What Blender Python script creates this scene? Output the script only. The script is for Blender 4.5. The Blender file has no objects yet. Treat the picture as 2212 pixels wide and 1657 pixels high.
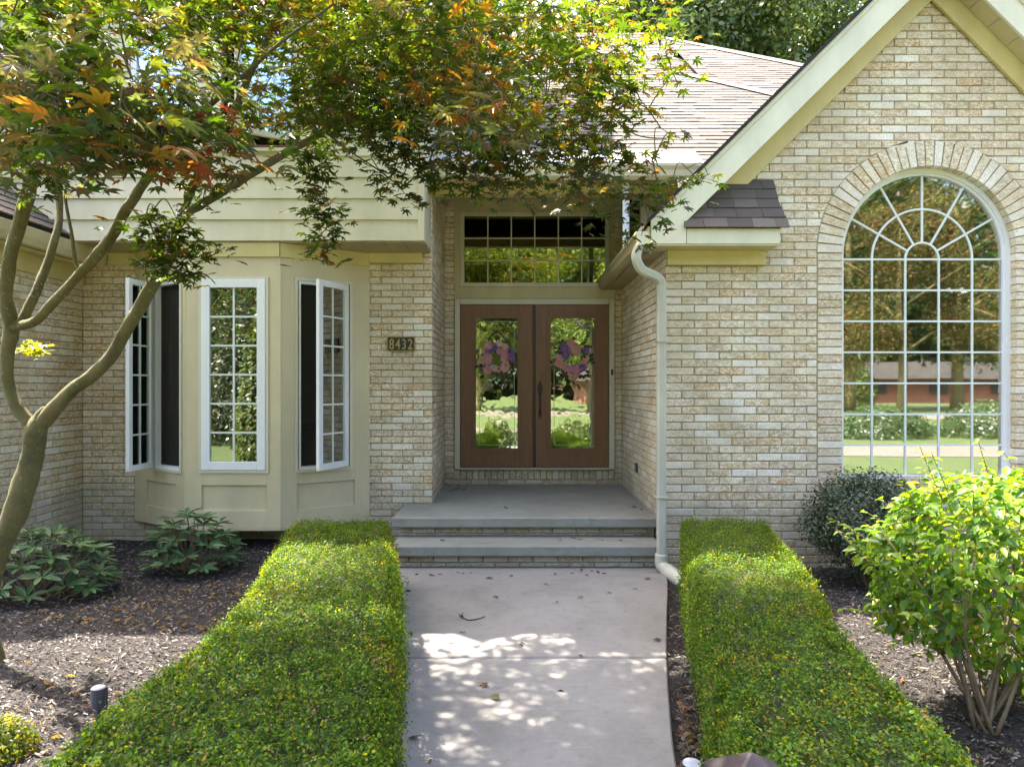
import bpy, math, random
import numpy as np
from mathutils import Vector, Matrix
random.seed(7); rng = np.random.default_rng(7)
R = math.radians
scene = bpy.context.scene
C = scene.collection

# ---------------------------------------------------------------- camera, light, exposure
F = 1475.0; CX = 1106.0; HY = 835.0; CZ = 1.654      # photo measured at 2212 px wide, level lens, eye 1.65 m above the walk
cam_d = bpy.data.cameras.new('camera'); cam = bpy.data.objects.new('camera', cam_d); C.objects.link(cam)
cam.location = (0, 0, CZ); cam.rotation_euler = (R(90), 0, 0)
cam_d.sensor_width = 36; cam_d.lens = 36 * F / 2212; cam_d.shift_y = 6.5 / 2212
cam_d.clip_start = 0.05; cam_d.clip_end = 600
scene.camera = cam
SUN = Vector((-0.44, 0.37, 1.0)).normalized()
EL = math.asin(SUN.z); AZ = math.atan2(SUN.x, SUN.y)
w = bpy.data.worlds.new('World'); scene.world = w; w.use_nodes = True
nt = w.node_tree; bg = nt.nodes['Background']
sky = nt.nodes.new('ShaderNodeTexSky'); sky.sky_type = 'NISHITA'; sky.sun_disc = False
sky.sun_elevation = EL; sky.sun_rotation = AZ; sky.air_density = 0.8; sky.dust_density = 5.0; sky.ozone_density = 0.0
nt.links.new(sky.outputs[0], bg.inputs[0]); bg.inputs[1].default_value = 0.15
sd = bpy.data.lights.new('sun', 'SUN'); sun = bpy.data.objects.new('sun', sd); C.objects.link(sun)
sd.energy = 4.0; sd.angle = R(0.53); sd.color = (1.0, 0.93, 0.82)
sun.rotation_euler = SUN.to_track_quat('Z', 'Y').to_euler(); sun.location = (-6, 6, 14)
vs = scene.view_settings
scene.display_settings.display_device = 'sRGB'
vs.view_transform = 'Standard'; vs.look = 'None'; vs.gamma = 1; vs.use_curve_mapping = False
vs.exposure = 2.95
scene.render.engine = 'CYCLES'
scene.cycles.max_bounces = 8; scene.cycles.diffuse_bounces = 5; scene.cycles.glossy_bounces = 4
scene.cycles.transparent_max_bounces = 12; scene.cycles.use_denoising = True

# ---------------------------------------------------------------- helpers
def at(px, py, Y): return Vector(((px - CX) / F * Y, Y, CZ + (HY - py) / F * Y))
def xat(px, Y): return (px - CX) / F * Y
def zat(py, Y): return CZ + (HY - py) / F * Y

def tag(o, label=None, cat=None, group=None, kind=None):
    if label: o['label'] = label
    if cat: o['category'] = cat
    if group: o['group'] = group
    if kind: o['kind'] = kind
    return o
def empty(name, loc=(0, 0, 0), rz=0):
    o = bpy.data.objects.new(name, None); C.objects.link(o); o.location = loc; o.rotation_euler = (0, 0, rz)
    o.empty_display_size = .1
    return o
def link_mesh(name, me, parent=None, mat=None):
    o = bpy.data.objects.new(name, me); C.objects.link(o)
    if mat and not me.materials: me.materials.append(mat)
    if parent is not None:
        o.parent = parent
        pw = world_of(parent)
        o.matrix_parent_inverse = pw.inverted()
    return o
def world_of(o):
    m = Matrix.LocRotScale(o.location, o.rotation_euler, o.scale)
    if o.parent: m = world_of(o.parent) @ o.matrix_parent_inverse @ m
    return m

class MB:
    """collects solids; builds ONE mesh object in world space"""
    def __init__(s): s.v = []; s.f = []; s.c = []; s.smooth = False
    def add(s, vs, fs, col=None):
        n = len(s.v); s.v += [tuple(v) for v in vs]
        for f in fs: s.f.append(tuple(i + n for i in f)); s.c.append(col)
        return s
    def box(s, a, b, col=None):
        x0, y0, z0 = a; x1, y1, z1 = b
        if x0 > x1: x0, x1 = x1, x0
        if y0 > y1: y0, y1 = y1, y0
        if z0 > z1: z0, z1 = z1, z0
        return s.add([(x0,y0,z0),(x1,y0,z0),(x1,y1,z0),(x0,y1,z0),(x0,y0,z1),(x1,y0,z1),(x1,y1,z1),(x0,y1,z1)],
                     [(0,3,2,1),(4,5,6,7),(0,1,5,4),(1,2,6,5),(2,3,7,6),(3,0,4,7)], col)
    def lbox(s, fr, a, b, col=None):
        """box in a local frame fr=(origin,u,n): coords (u, n, z); n is outward"""
        o, u, n = fr; q = []
        for (du, dn, dz) in [(a[0],a[1],a[2]),(b[0],a[1],a[2]),(b[0],b[1],a[2]),(a[0],b[1],a[2]),(a[0],a[1],b[2]),(b[0],a[1],b[2]),(b[0],b[1],b[2]),(a[0],b[1],b[2])]:
            q.append(o + u * du + n * dn + Vector((0, 0, dz)))
        return s.add(q, [(0,1,2,3),(4,7,6,5),(0,4,5,1),(1,5,6,2),(2,6,7,3),(3,7,4,0)], col)
    def prism(s, pts, vec, col=None):
        n = len(pts); vec = Vector(vec); P = [Vector(p) for p in pts]
        vs_ = P + [p + vec for p in P]
        fs = [tuple(range(n)), tuple(range(2*n-1, n-1, -1))] + [(i, i+n, (i+1) % n + n, (i+1) % n) for i in range(n)]
        return s.add(vs_, fs, col)
    def tube(s, pts, rad, sides=8, col=None, cap=True, jit=0.0):
        P = [Vector(p) for p in pts]; n = len(P); rings = []
        if not hasattr(rad, '__len__'): rad = [rad] * n
        ref = Vector((0, 0, 1)); t0 = (P[1] - P[0]).normalized()
        if abs(t0.dot(ref)) > .9: ref = Vector((1, 0, 0))
        b = t0.cross(ref).normalized(); vs_ = []; ph = random.random()*6
        for i in range(n):
            t = (P[min(i+1, n-1)] - P[max(i-1, 0)]).normalized()
            b = (b - t * b.dot(t)); b.normalize(); c = t.cross(b)
            for k in range(sides):
                a = 2 * math.pi * k / sides; r = rad[i] * (1 + (random.uniform(-jit, jit) + 1.3*jit*math.sin(3*a + i*.55 + ph) + 1.1*jit*math.sin(i*.9 + ph*2)*math.cos(a + ph) if jit else 0))
                vs_.append(P[i] + (b * math.cos(a) + c * math.sin(a)) * r)
        fs = []
        for i in range(n - 1):
            for k in range(sides):
                fs.append((i*sides+k, i*sides+(k+1) % sides, (i+1)*sides+(k+1) % sides, (i+1)*sides+k))
        if cap: fs += [tuple(range(sides-1, -1, -1)), tuple(range((n-1)*sides, n*sides))]
        return s.add(vs_, fs, col)
    def lathe(s, c, prof, sides=16, axis='Z', col=None):
        vs_ = []; c = Vector(c)
        for (r, h) in prof:
            for k in range(sides):
                a = 2*math.pi*k/sides; d = (r*math.cos(a), r*math.sin(a), h)
                if axis == 'Y': d = (d[0], d[2], d[1])
                vs_.append(c + Vector(d))
        n = len(prof); fs = [(i*sides+k, i*sides+(k+1) % sides, (i+1)*sides+(k+1) % sides, (i+1)*sides+k) for i in range(n-1) for k in range(sides)]
        fs += [tuple(range(sides-1, -1, -1)), tuple(range((n-1)*sides, n*sides))]
        return s.add(vs_, fs, col)
    def build(s, name, mat, parent=None, smooth=False, kind=None, bevel=0):
        me = bpy.data.meshes.new(name); me.from_pydata(s.v, [], s.f)
        if any(c is not None for c in s.c):
            ca = me.color_attributes.new('col', 'FLOAT_COLOR', 'CORNER'); k = []
            for f, c in zip(s.f, s.c): k += list((c or (.5,.5,.5)) + (1,) if len(c or (0,0,0)) == 3 else c) * len(f)
            ca.data.foreach_set('color', k)
        if smooth: me.polygons.foreach_set('use_smooth', [True] * len(s.f))
        me.update(); me.materials.append(mat)
        o = link_mesh(name, me, parent)
        if bevel:
            m = o.modifiers.new('bevel', 'BEVEL'); m.width = bevel; m.segments = 1; m.limit_method = 'ANGLE'
        if kind: o['kind'] = kind
        return o

def cr(pts, n=6):
    """Catmull-Rom through rows of numbers"""
    P = np.array(pts, float); out = []
    for i in range(len(P) - 1):
        p0 = P[max(i-1, 0)]; p1 = P[i]; p2 = P[i+1]; p3 = P[min(i+2, len(P)-1)]
        for k in range(n):
            t = k / n
            out.append(.5*((2*p1)+(-p0+p2)*t+(2*p0-5*p1+4*p2-p3)*t*t+(-p0+3*p1-3*p2+p3)*t**3))
    out.append(P[-1]); return np.array(out)

# ---------------------------------------------------------------- materials
def new_mat(name):
    m = bpy.data.materials.new(name); m.use_nodes = True
    return m, m.node_tree, m.node_tree.nodes['Principled BSDF']
def N(t, kind, **kw):
    n = t.nodes.new(kind)
    for k, v in kw.items():
        if isinstance(v, (int, float, tuple)) and k in [i.name for i in n.inputs]: n.inputs[k].default_value = v
        else: setattr(n, k, v)
    return n
def noise(t, scale, detail=4, rough=.6, vec=None, dist=0):
    n = t.nodes.new('ShaderNodeTexNoise'); n.inputs['Scale'].default_value = scale; n.inputs['Detail'].default_value = detail
    n.inputs['Roughness'].default_value = rough; n.inputs['Distortion'].default_value = dist
    if vec: t.links.new(vec, n.inputs['Vector'])
    return n.outputs['Fac']
def ramp(t, fac, stops):
    r = t.nodes.new('ShaderNodeValToRGB'); e = r.color_ramp.elements
    while len(e) < len(stops): e.new(.5)
    for el, (p, c) in zip(e, stops):
        el.position = p; el.color = (c if hasattr(c, '__len__') else (c, c, c)) + (1,) if not (hasattr(c, '__len__') and len(c) == 4) else c
    t.links.new(fac, r.inputs[0]); return r.outputs[0]
def mix(t, fac, a, b, blend='MIX'):
    m = t.nodes.new('ShaderNodeMix'); m.data_type = 'RGBA'; m.blend_type = blend
    for sock, v in ((m.inputs[0], fac), (m.inputs[6], a), (m.inputs[7], b)):
        if isinstance(v, bpy.types.NodeSocket): t.links.new(v, sock)
        elif hasattr(v, '__len__'): sock.default_value = tuple(v) + ((1,) if len(v) == 3 else ())
        else: sock.default_value = v
    return m.outputs[2]
def bump(t, h, strength=.3, dist=.01):
    b = t.nodes.new('ShaderNodeBump'); b.inputs['Strength'].default_value = strength; b.inputs['Distance'].default_value = dist
    t.links.new(h, b.inputs['Height']); return b.outputs[0]
def wpos(t): return t.nodes.new('ShaderNodeNewGeometry').outputs['Position']
def stretch(t, v, s):
    m = t.nodes.new('ShaderNodeMapping'); m.inputs['Scale'].default_value = s; t.links.new(v, m.inputs['Vector']); return m.outputs[0]

def paint(name, col, rough=.5, var=.12, bumpy=.05, sc=3.0, streak=True):
    m, t, p = new_mat(name); v = wpos(t)
    a = noise(t, sc, 5, .65, stretch(t, v, (1, 1, .35)) if streak else v)
    b = noise(t, 60, 3, .6, v)
    dark = tuple(c * (1 - var * 1.6) for c in col); lite = tuple(min(1, c * (1 + var)) for c in col)
    c1 = ramp(t, a, [(.3, dark), (.7, lite)])
    c2 = mix(t, ramp(t, b, [(.62, 0.0), (.8, .35)]), c1, tuple(c * .55 for c in col))
    t.links.new(c2, p.inputs['Base Color']); p.inputs['Roughness'].default_value = rough
    t.links.new(bump(t, b, bumpy * 4, .002), p.inputs['Normal']); return m

def brick_mat(name, obj):
    m, t, p = new_mat(name); v = wpos(t)
    if obj: base = t.nodes.new('ShaderNodeObjectInfo').outputs['Color']
    else:
        base = N(t, 'ShaderNodeAttribute', attribute_name='col').outputs['Color']
    n1 = noise(t, 26, 6, .75, stretch(t, v, (1, 1, 1.9)), .9); n2 = noise(t, 85, 4, .65, v); n3 = noise(t, 3.2, 4, .6, v)
    c = mix(t, ramp(t, n1, [(.45, 0.0), (.57, .88)]), base, (.90, .825, .66))          # lime wash
    c = mix(t, ramp(t, n1, [(.28, .8), (.43, 0.0)]), c, (.47, .31, .13))            # fired tan
    c = mix(t, ramp(t, n2, [(.56, 0.0), (.68, .8)]), c, (.20, .14, .09))            # pits
    c = mix(t, ramp(t, noise(t, .9, 5, .65, v, .8), [(.36, .42), (.58, 0.0)]), c, (.40, .31, .18)); c = mix(t, ramp(t, n3, [(.35, .22), (.6, 0.0)]), c, (.30, .22, .12))
    sp = t.nodes.new('ShaderNodeSeparateXYZ'); t.links.new(v, sp.inputs[0])
    ma = N(t, 'ShaderNodeMath', operation='MULTIPLY_ADD'); t.links.new(n3, ma.inputs[0]); ma.inputs[1].default_value = -.9; 
    t.links.new(sp.outputs[2], ma.inputs[2])
    c = mix(t, ramp(t, ma.outputs[0], [(-.0 + .0, .45), (.25, 0.0)]), c, (.20, .19, .14))   # splash soil at the foot
    t.links.new(c, p.inputs['Base Color']); p.inputs['Roughness'].default_value = .9
    t.links.new(bump(t, mix(t, .5, n1, n2), .7, .006), p.inputs['Normal']); return m
M = {}
M['brick'] = brick_mat('brick_clay', False); M['brick_o'] = brick_mat('brick_clay_single', True)
M['mortar'] = paint('mortar', (.36, .29, .18), .95, .2, .3, 9, False)
M['trim'] = paint('trim_paint_tan', (.53, .465, .25), .5, .10, .03)
M['trim_light'] = paint('trim_paint_cream', (.68, .65, .47), .45, .08, .03)
M['frieze'] = paint('frieze_paint_glow', (.58, .485, .20), .5, .10, .03)  # trim paint, yellow glow on the undersides put into the colour
M['siding'] = paint('siding_paint_tan', (.62, .56, .37), .55, .09, .04)
M['bay'] = paint('bay_paint_tan', (.56, .485, .30), .5, .08, .03)
M['soffit'] = paint('soffit_paint_shaded', (.36, .30, .16), .6, .12, .03)  # trim paint with the shade under the eaves darkened into its colour
M['gutter'] = paint('gutter_enamel', (.56, .50, .31), .35, .1, .02)
M['pipe'] = paint('downspout_enamel', (.50, .485, .38), .35, .12, .02)
M['vinyl'] = paint('window_vinyl_white', (.76, .77, .76), .35, .05, .01)
M['vinyl_cream'] = paint('window_vinyl_cream', (.60, .56, .42), .4, .05, .01)
M['muntin'] = paint('muntin_white', (.68, .72, .66), .4, .04, .01)
M['flash'] = paint('eave_flashing', (.42, .40, .38), .5, .12, .05)
M['capm'] = paint('ridge_cap_shingle', (.21, .18, .155), .95, .15, .1, 12, False)
M['cut'] = paint('interior_plaster', (.62, .54, .42), .9, .1, .02)
M['iron'] = paint('dark_bronze_metal', (.035, .026, .02), .4, .2, .05, 20)
M['black'] = paint('black_plastic', (.02, .02, .022), .4, .1, .02, 20)
M['maroon'] = paint('bronze_lamp_cap', (.028, .017, .019), .6, .25, .05, 14)
M['greyblue'] = paint('grey_lamp_metal', (.07, .07, .09), .4, .2, .05, 14)
M['brass'] = paint('aged_brass', (.42, .31, .10), .4, .2, .05, 40)
M['red_house'] = paint('far_red_brick', (.24, .10, .07), .9, .2, .1, 2)
M['lens'] = paint('lamp_lens', (.45, .50, .58), .2, .1, .02, 30)

def door_mat():
    m, t, p = new_mat('door_stained_fibreglass'); v = wpos(t)
    a = noise(t, 6, 6, .6, stretch(t, v, (9, 9, .5)), .4)
    t.links.new(ramp(t, a, [(.3, (.17, .080, .038)), (.7, (.24, .118, .058))]), p.inputs['Base Color'])
    p.inputs['Roughness'].default_value = .42; t.links.new(bump(t, a, .15, .002), p.inputs['Normal']); return m
M['door'] = door_mat()
def glass_mat(name, fac, tint=(.9, .93, .9), rough=0.0, wav=0.0, sc=6):
    m, t, p = new_mat(name); t.nodes.remove(p); out = t.nodes['Material Output']
    tr = N(t, 'ShaderNodeBsdfTransparent'); tr.inputs[0].default_value = (.55, .6, .55, 1)
    gl = N(t, 'ShaderNodeBsdfGlossy'); gl.inputs['Roughness'].default_value = rough; gl.inputs['Color'].default_value = tint + (1,)
    if wav:
        b = bump(t, noise(t, sc, 2, .5, wpos(t)), wav, .01); t.links.new(b, gl.inputs['Normal'])
    lw = N(t, 'ShaderNodeFresnel'); lw.inputs['IOR'].default_value = 1.5
    ad = N(t, 'ShaderNodeMath', operation='ADD'); t.links.new(lw.outputs[0], ad.inputs[0]); ad.inputs[1].default_value = fac; ad.use_clamp = True
    mx = N(t, 'ShaderNodeMixShader'); t.links.new(ad.outputs[0], mx.inputs[0]); t.links.new(tr.outputs[0], mx.inputs[1]); t.links.new(gl.outputs[0], mx.inputs[2])
    t.links.new(mx.outputs[0], out.inputs[0]); return m
M['glass'] = glass_mat('window_glass', .46, rough=.022, wav=.05, sc=1.3)
M['glass_bay'] = glass_mat('bay_glass', .24, wav=.01)
M['glass_hi'] = glass_mat('upper_glass', .62, (.75, .85, 1.0))
M['glass_tr'] = glass_mat('transom_glass', .36, (.8,.85,.6), .02, .04, 2)
M['glass_door'] = glass_mat('door_glass', .42, (.86, .92, .8), .02, .10, 5)

def shingle_mat(name, obj, a, b):
    m, t, p = new_mat(name); v = wpos(t)
    base = (t.nodes.new('ShaderNodeObjectInfo').outputs['Color'] if obj else N(t, 'ShaderNodeAttribute', attribute_name='col').outputs['Color'])
    g = noise(t, 180, 3, .7, v); n1 = noise(t, 2.0, 5, .6, stretch(t, v, (1, .6, .6)))
    c = mix(t, ramp(t, n1, [(.3, .35), (.7, 0.0)]), base, a); c = mix(t, ramp(t, g, [(.4, .55), (.65, 0.0)]), c, b)
    t.links.new(c, p.inputs['Base Color']); p.inputs['Roughness'].default_value = .95
    t.links.new(bump(t, g, .6, .003), p.inputs['Normal']); return m
M['shingle'] = shingle_mat('asphalt_shingle', False, (.10, .085, .072), (.05, .042, .036))
M['shingle_o'] = shingle_mat('asphalt_shingle_single', True, (.10, .085, .072), (.05, .042, .036))

def concrete_mat(name, base, moss=.35):
    m, t, p = new_mat(name); v = wpos(t)
    n1 = noise(t, 1.6, 6, .65, v, .5); n2 = noise(t, 14, 5, .7, v); n3 = noise(t, 220, 2, .6, v); n4 = noise(t, 5, 4, .6, stretch(t, v, (.5, 2.5, 2.5)))
    c = ramp(t, n1, [(.25, tuple(x * .72 for x in base)), (.5, base), (.78, tuple(x * 1.18 for x in base))])
    c = mix(t, ramp(t, n2, [(.52, 0.0), (.75, .45)]), c, tuple(x * .5 for x in base))
    c = mix(t, ramp(t, n4, [(.55, 0.0), (.8, moss)]), c, (base[0] * .5, base[1] * .56, base[2] * .38))
    n5 = noise(t, 6, 4, .7, stretch(t, v, (1, 22, 22))); c = mix(t, ramp(t, n5, [(.45, 0.0), (.75, .30)]), c, tuple(x * .62 for x in base)); c = mix(t, ramp(t, n3, [(.56, 0.0), (.70, .5)]), c, tuple(x * .5 for x in base)); c = mix(t, ramp(t, noise(t, 38, 2, .5, v), [(.70, 0.0), (.78, .55)]), c, (.07, .06, .045))
    t.links.new(c, p.inputs['Base Color']); p.inputs['Roughness'].default_value = .85
    t.links.new(bump(t, mix(t, .5, n2, n3), .35, .004), p.inputs['Normal']); return m
M['walk'] = concrete_mat('walk_concrete', (.245, .228, .208), .3)
M['step'] = concrete_mat('step_concrete', (.25, .245, .205), .7)

def leaf_mat(name, obj=False, trans=.45, rough=.42, spec=.5, tint=(1.9, 1.75, .75)):
    m, t, p = new_mat(name); out = t.nodes['Material Output']
    base = (t.nodes.new('ShaderNodeObjectInfo').outputs['Color'] if obj else N(t, 'ShaderNodeAttribute', attribute_name='col').outputs['Color'])
    n = noise(t, 35, 3, .6, wpos(t))
    base = mix(t, ramp(t, n, [(.3, .3), (.65, 0.0)]), base, mix(t, 1.0, base, (.6, .55, .5), 'MULTIPLY'))
    t.links.new(base, p.inputs['Base Color']); p.inputs['Roughness'].default_value = rough
    p.inputs['Specular IOR Level'].default_value = spec
    tr = N(t, 'ShaderNodeBsdfTranslucent')
    t.links.new(mix(t, 1.0, base, tint, 'MULTIPLY'), tr.inputs[0])
    mx = N(t, 'ShaderNodeMixShader'); mx.inputs[0].default_value = trans
    t.links.new(p.outputs[0], mx.inputs[1]); t.links.new(tr.outputs[0], mx.inputs[2]); t.links.new(mx.outputs[0], out.inputs[0])
    return m
M['leaf'] = leaf_mat('maple_leaf', False, .50, .42, .35, (1.9, 1.9, .45)); M['leaf_o'] = leaf_mat('maple_leaf_single', True, .50, .42, .35, (1.9, 1.9, .45))
M['hedge'] = leaf_mat('hedge_leaf', False, .48, .5, .22, (3.1, 2.4, .3))
M['shrub'] = leaf_mat('shrub_leaf', False, .45, .40, .4, (2.4, 2.1, .5)); M['shrub_o'] = leaf_mat('shrub_leaf_single', True, .45, .40, .4, (2.4, 2.1, .5))
M['rhodo'] = leaf_mat('rhododendron_leaf', True, .15, .45, .4); M['holly'] = leaf_mat('dark_bush_leaf', False, .2, .3, .6)
M['env_leaf'] = leaf_mat('mirrored_tree_leaf', False, .3, .6, .1, (1.6, 1.5, .6)); M['far_leaf'] = leaf_mat('far_tree_leaf', False, .35, .35, .6, (1.8, 1.7, .8))
M['dead'] = leaf_mat('dry_leaf', True, .2, .7, .2, (1.3, 1.1, .8))
M['petal'] = leaf_mat('silk_petal', True, .3, .7, .2, (1.1, 1.0, 1.0))

def bark_mat():
    m, t, p = new_mat('maple_bark'); v = wpos(t)
    a = noise(t, 5, 5, .65, v, .5); b = noise(t, 34, 6, .75, stretch(t, v, (1, 1, .35)), 1.2); c3 = noise(t, 50, 3, .6, v)
    c = ramp(t, a, [(.3, (.07, .058, .020)), (.5, (.125, .11, .032)), (.7, (.15, .115, .05))])
    c = mix(t, ramp(t, b, [(.5, 0.0), (.72, .6)]), c, (.08, .06, .035)); c = mix(t, ramp(t, c3, [(.62, 0.0), (.7, .75)]), c, (.27, .27, .19))
    t.links.new(c, p.inputs['Base Color']); p.inputs['Roughness'].default_value = .85
    t.links.new(bump(t, b, .9, .012), p.inputs['Normal']); return m
M['bark'] = bark_mat()
M['stem'] = paint('woody_stem', (.20, .145, .08), .8, .3, .3, 15, False)

def mulch_mat(name, base, obj=False):
    m, t, p = new_mat(name); v = wpos(t)
    n = noise(t, 60, 5, .7, v, 1); n2 = noise(t, 2.2, 3, .6, v)
    c = ramp(t, n, [(.3, tuple(x * .35 for x in base)), (.55, base), (.8, tuple(min(1, x * 2) for x in base))])
    if obj: c = N(t, 'ShaderNodeAttribute', attribute_name='col').outputs['Color']
    c = mix(t, ramp(t, n2, [(.35, .35), (.7, 0.0)]), c, tuple(x * .5 for x in base))
    t.links.new(c, p.inputs['Base Color']); p.inputs['Roughness'].default_value = .95
    t.links.new(bump(t, n, 1, .02), p.inputs['Normal']); return m
M['mulch'] = mulch_mat('mulch_ground', (.045, .036, .032)); M['chip'] = mulch_mat('mulch_chip', (.10, .08, .068), True)
def lawn_mat():
    m, t, p = new_mat('lawn_grass'); v = wpos(t); n = noise(t, 1.2, 6, .7, v); n2 = noise(t, 40, 4, .7, v)
    c = ramp(t, n, [(.3, (.055, .085, .02)), (.7, (.10, .125, .03))]); c = mix(t, ramp(t, n2, [(.4, .5), (.6, 0.0)]), c, (.03, .05, .012))
    t.links.new(c, p.inputs['Base Color']); p.inputs['Roughness'].default_value = .9; t.links.new(bump(t, n2, 1, .03), p.inputs['Normal']); return m
M['lawn'] = lawn_mat(); M['drive'] = concrete_mat('driveway_concrete', (.15, .12, .10), .1)

# ---------------------------------------------------------------- leaf clouds (numpy)
def tmpl(kind):
    if kind == 'diamond': return np.array([(0,0,0),(.32,.45,.05),(0,1,0),(-.32,.45,.05)], float), [(0,1,2),(0,2,3)]
    if kind == 'oval': return np.array([(0,0,0),(.24,.22,.10),(.27,.55,.08),(0,1.05,-.16),(-.27,.55,.08),(-.24,.22,.10),(0,.5,-.05)], float), [(0,1,6),(1,2,6),(2,3,6),(3,4,6),(4,5,6),(5,0,6)]
    if kind == 'long': return np.array([(0,0,0),(.13,.3,.04),(.17,.6,.03),(.10,.86,-.02),(0,1,-.06),(-.10,.86,-.02),(-.17,.6,.03),(-.13,.3,.04),(0,.5,-.03)], float), [(i, (i+1) % 8, 8) for i in range(8)]
    if kind == 'maple':
        tips = [(-128,.42),(-82,.72),(-42,.92),(0,1.0),(42,.92),(82,.72),(128,.42)]; v = [(0,0,0)]; c = []
        for i, (a, r) in enumerate(tips):
            a0 = R(a); w_ = R(9)
            if i: am = R((tips[i-1][0] + a) / 2); c.append((.33*math.sin(am), .33*math.cos(am)+.05, .03))
            for da, rr, z in ((-w_, r*.66, .0), (0, r, -.16*r), (w_, r*.66, .0)): c.append((rr*math.sin(a0+da), rr*math.cos(a0+da)+.05, z))
        v += c; n = len(c)
        return np.array(v, float), [(0, i, i+1) for i in range(1, n)] 
def cloud(name, mat, parent, pos, nrm, dirs, size, cols, kind='diamond', stuff=True):
    T, Fc = tmpl(kind); n = len(pos); k = len(T)
    nrm = nrm / np.linalg.norm(nrm, axis=1)[:, None]
    u = dirs - nrm * (dirs * nrm).sum(1)[:, None]; u /= (np.linalg.norm(u, axis=1)[:, None] + 1e-9); s = np.cross(u, nrm)
    wv = rng.uniform(.8, 1.15, n)
    V = pos[:, None, :] + size[:, None, None] * (T[None, :, 0:1] * s[:, None, :] * wv[:, None, None] + T[None, :, 1:2] * u[:, None, :] + T[None, :, 2:3] * nrm[:, None, :])
    Fa = np.array(Fc); Fi = (Fa[None] + (np.arange(n) * k)[:, None, None]).reshape(-1)
    me = bpy.data.meshes.new(name); nf = n * len(Fc)
    me.vertices.add(n * k); me.vertices.foreach_set('co', V.reshape(-1))
    me.loops.add(nf * 3); me.loops.foreach_set('vertex_index', Fi.astype(np.int32))
    me.polygons.add(nf); me.polygons.foreach_set('loop_start', np.arange(0, nf*3, 3, dtype=np.int32))
    ca = me.color_attributes.new('col', 'FLOAT_COLOR', 'POINT')
    ca.data.foreach_set('color', np.repeat(np.concatenate([cols, np.ones((n, 1))], 1), k, 0).reshape(-1).astype(np.float32))
    me.update(calc_edges=True); me.materials.append(mat)
    o = link_mesh(name, me, parent)
    if stuff: o['kind'] = 'stuff'
    return o
def single_leaf_mesh(name, kind, mat):
    T, Fc = tmpl(kind); me = bpy.data.meshes.new(name); me.from_pydata([tuple(v) for v in T], [], Fc); me.materials.append(mat); return me
def leaf_obj(me, name, parent, pos, nrm, d, size, col):
    nrm = Vector(nrm).normalized(); d = Vector(d); u = (d - nrm * d.dot(nrm)).normalized(); s = u.cross(nrm)
    o = bpy.data.objects.new(name, me); C.objects.link(o)
    mw = Matrix(((s.x*size, u.x*size, nrm.x*size, pos[0]), (s.y*size, u.y*size, nrm.y*size, pos[1]), (s.z*size, u.z*size, nrm.z*size, pos[2]), (0,0,0,1)))
    if parent is not None: o.parent = parent; o.matrix_parent_inverse = world_of(parent).inverted()
    o.matrix_basis = mw; o.color = tuple(col) + (1,); return o
def pal(n, stops, jit=.25):
    """colours from weighted palette with brightness jitter"""
    ws = np.array([s[0] for s in stops], float); cs = np.array([s[1] for s in stops], float)
    i = rng.choice(len(stops), n, p=ws / ws.sum()); return cs[i] * rng.uniform(1 - jit, 1 + jit, (n, 1))

# ================================================================ GROUND
def sheet(name, pts, z, mat, label_kind='structure', parent=None):
    mb = MB(); mb.prism([(x, y, z) for x, y in pts], (0, 0, -.02)); o = mb.build(name, mat, parent)
    if parent is None: o['kind'] = label_kind
    return o
sheet('ground', [(-250,-250),(250,-250),(250,250),(-250,250)], -.10, M['lawn'])
# planting bed: gently mounded sheet
WALK = [(6.25,-1.07,1.39),(5.74,-.97,1.31),(5.0,-.84,1.135),(4.17,-.69,.944),(3.5,-.61,.81),(2.97,-.56,.717),(2.0,-.50,.60),(0,-.28,.80),(-1.5,.6,1.9),(-3,1.1,2.5),(-5,3.0,4.6)]
def wl(Y): 
    for (a, b) in zip(WALK, WALK[1:]):
        if b[0] <= Y <= a[0]:
            t = (Y - b[0]) / (a[0] - b[0]); return b[1] + (a[1]-b[1])*t, b[2] + (a[2]-b[2])*t
    return (-1.06, 1.37)
def gz(x, y):
    d = max(0, min(1, (abs(x) - .9) / 1.5)); return -.045 + d * .055 + .012 * math.sin(3.1*x + 1.3*y) + .010 * math.sin(5.3*y - 2*x)
mb = MB(); nx, ny = 110, 80; X0, X1, Y0, Y1 = -5.6, 6.6, .4, 8.6
for j in range(ny+1):
    for i in range(nx+1):
        x = X0 + (X1-X0)*i/nx; y = Y0 + (Y1-Y0)*j/ny; mb.v.append((x, y, gz(x, y) + random.uniform(-.006, .006)))
for j in range(ny):
    for i in range(nx):
        a = j*(nx+1)+i; mb.f.append((a, a+1, a+nx+2, a+nx+1)); mb.c.append(None)
mb.build('planting_bed', M['mulch'], smooth=True, kind='structure')
# wood chips
n = 190000
x = rng.uniform(-4.6, 5.2, n); y = 1.6 + (7.2-1.6) * rng.random(n) ** 1.25
keep = np.ones(n, bool)
for i in range(n):
    a, b = wl(y[i])
    if a - .015 < x[i] < b + .015: keep[i] = False
    if abs(x[i]) > .9*y[i] + 1.2 and x[i] < 0: keep[i] = False
    if abs(x[i]) > .80*y[i] + .4: keep[i] = False
x, y = x[keep], y[keep]; n = len(x)
z = np.array([gz(a, b) for a, b in zip(x, y)]) + rng.uniform(.0, .018, n)
nr = np.stack([rng.normal(0, .38, n), rng.normal(0, .38, n), np.ones(n)], 1); dr = np.stack([rng.normal(0, 1, n), rng.normal(0, .55, n), np.zeros(n)], 1)
cc = pal(n, [(5,(.055,.045,.040)),(4,(.12,.10,.09)),(3.6,(.32,.28,.25)),(.8,(.26,.17,.09)),(5,(.020,.017,.016))], .3)
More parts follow.
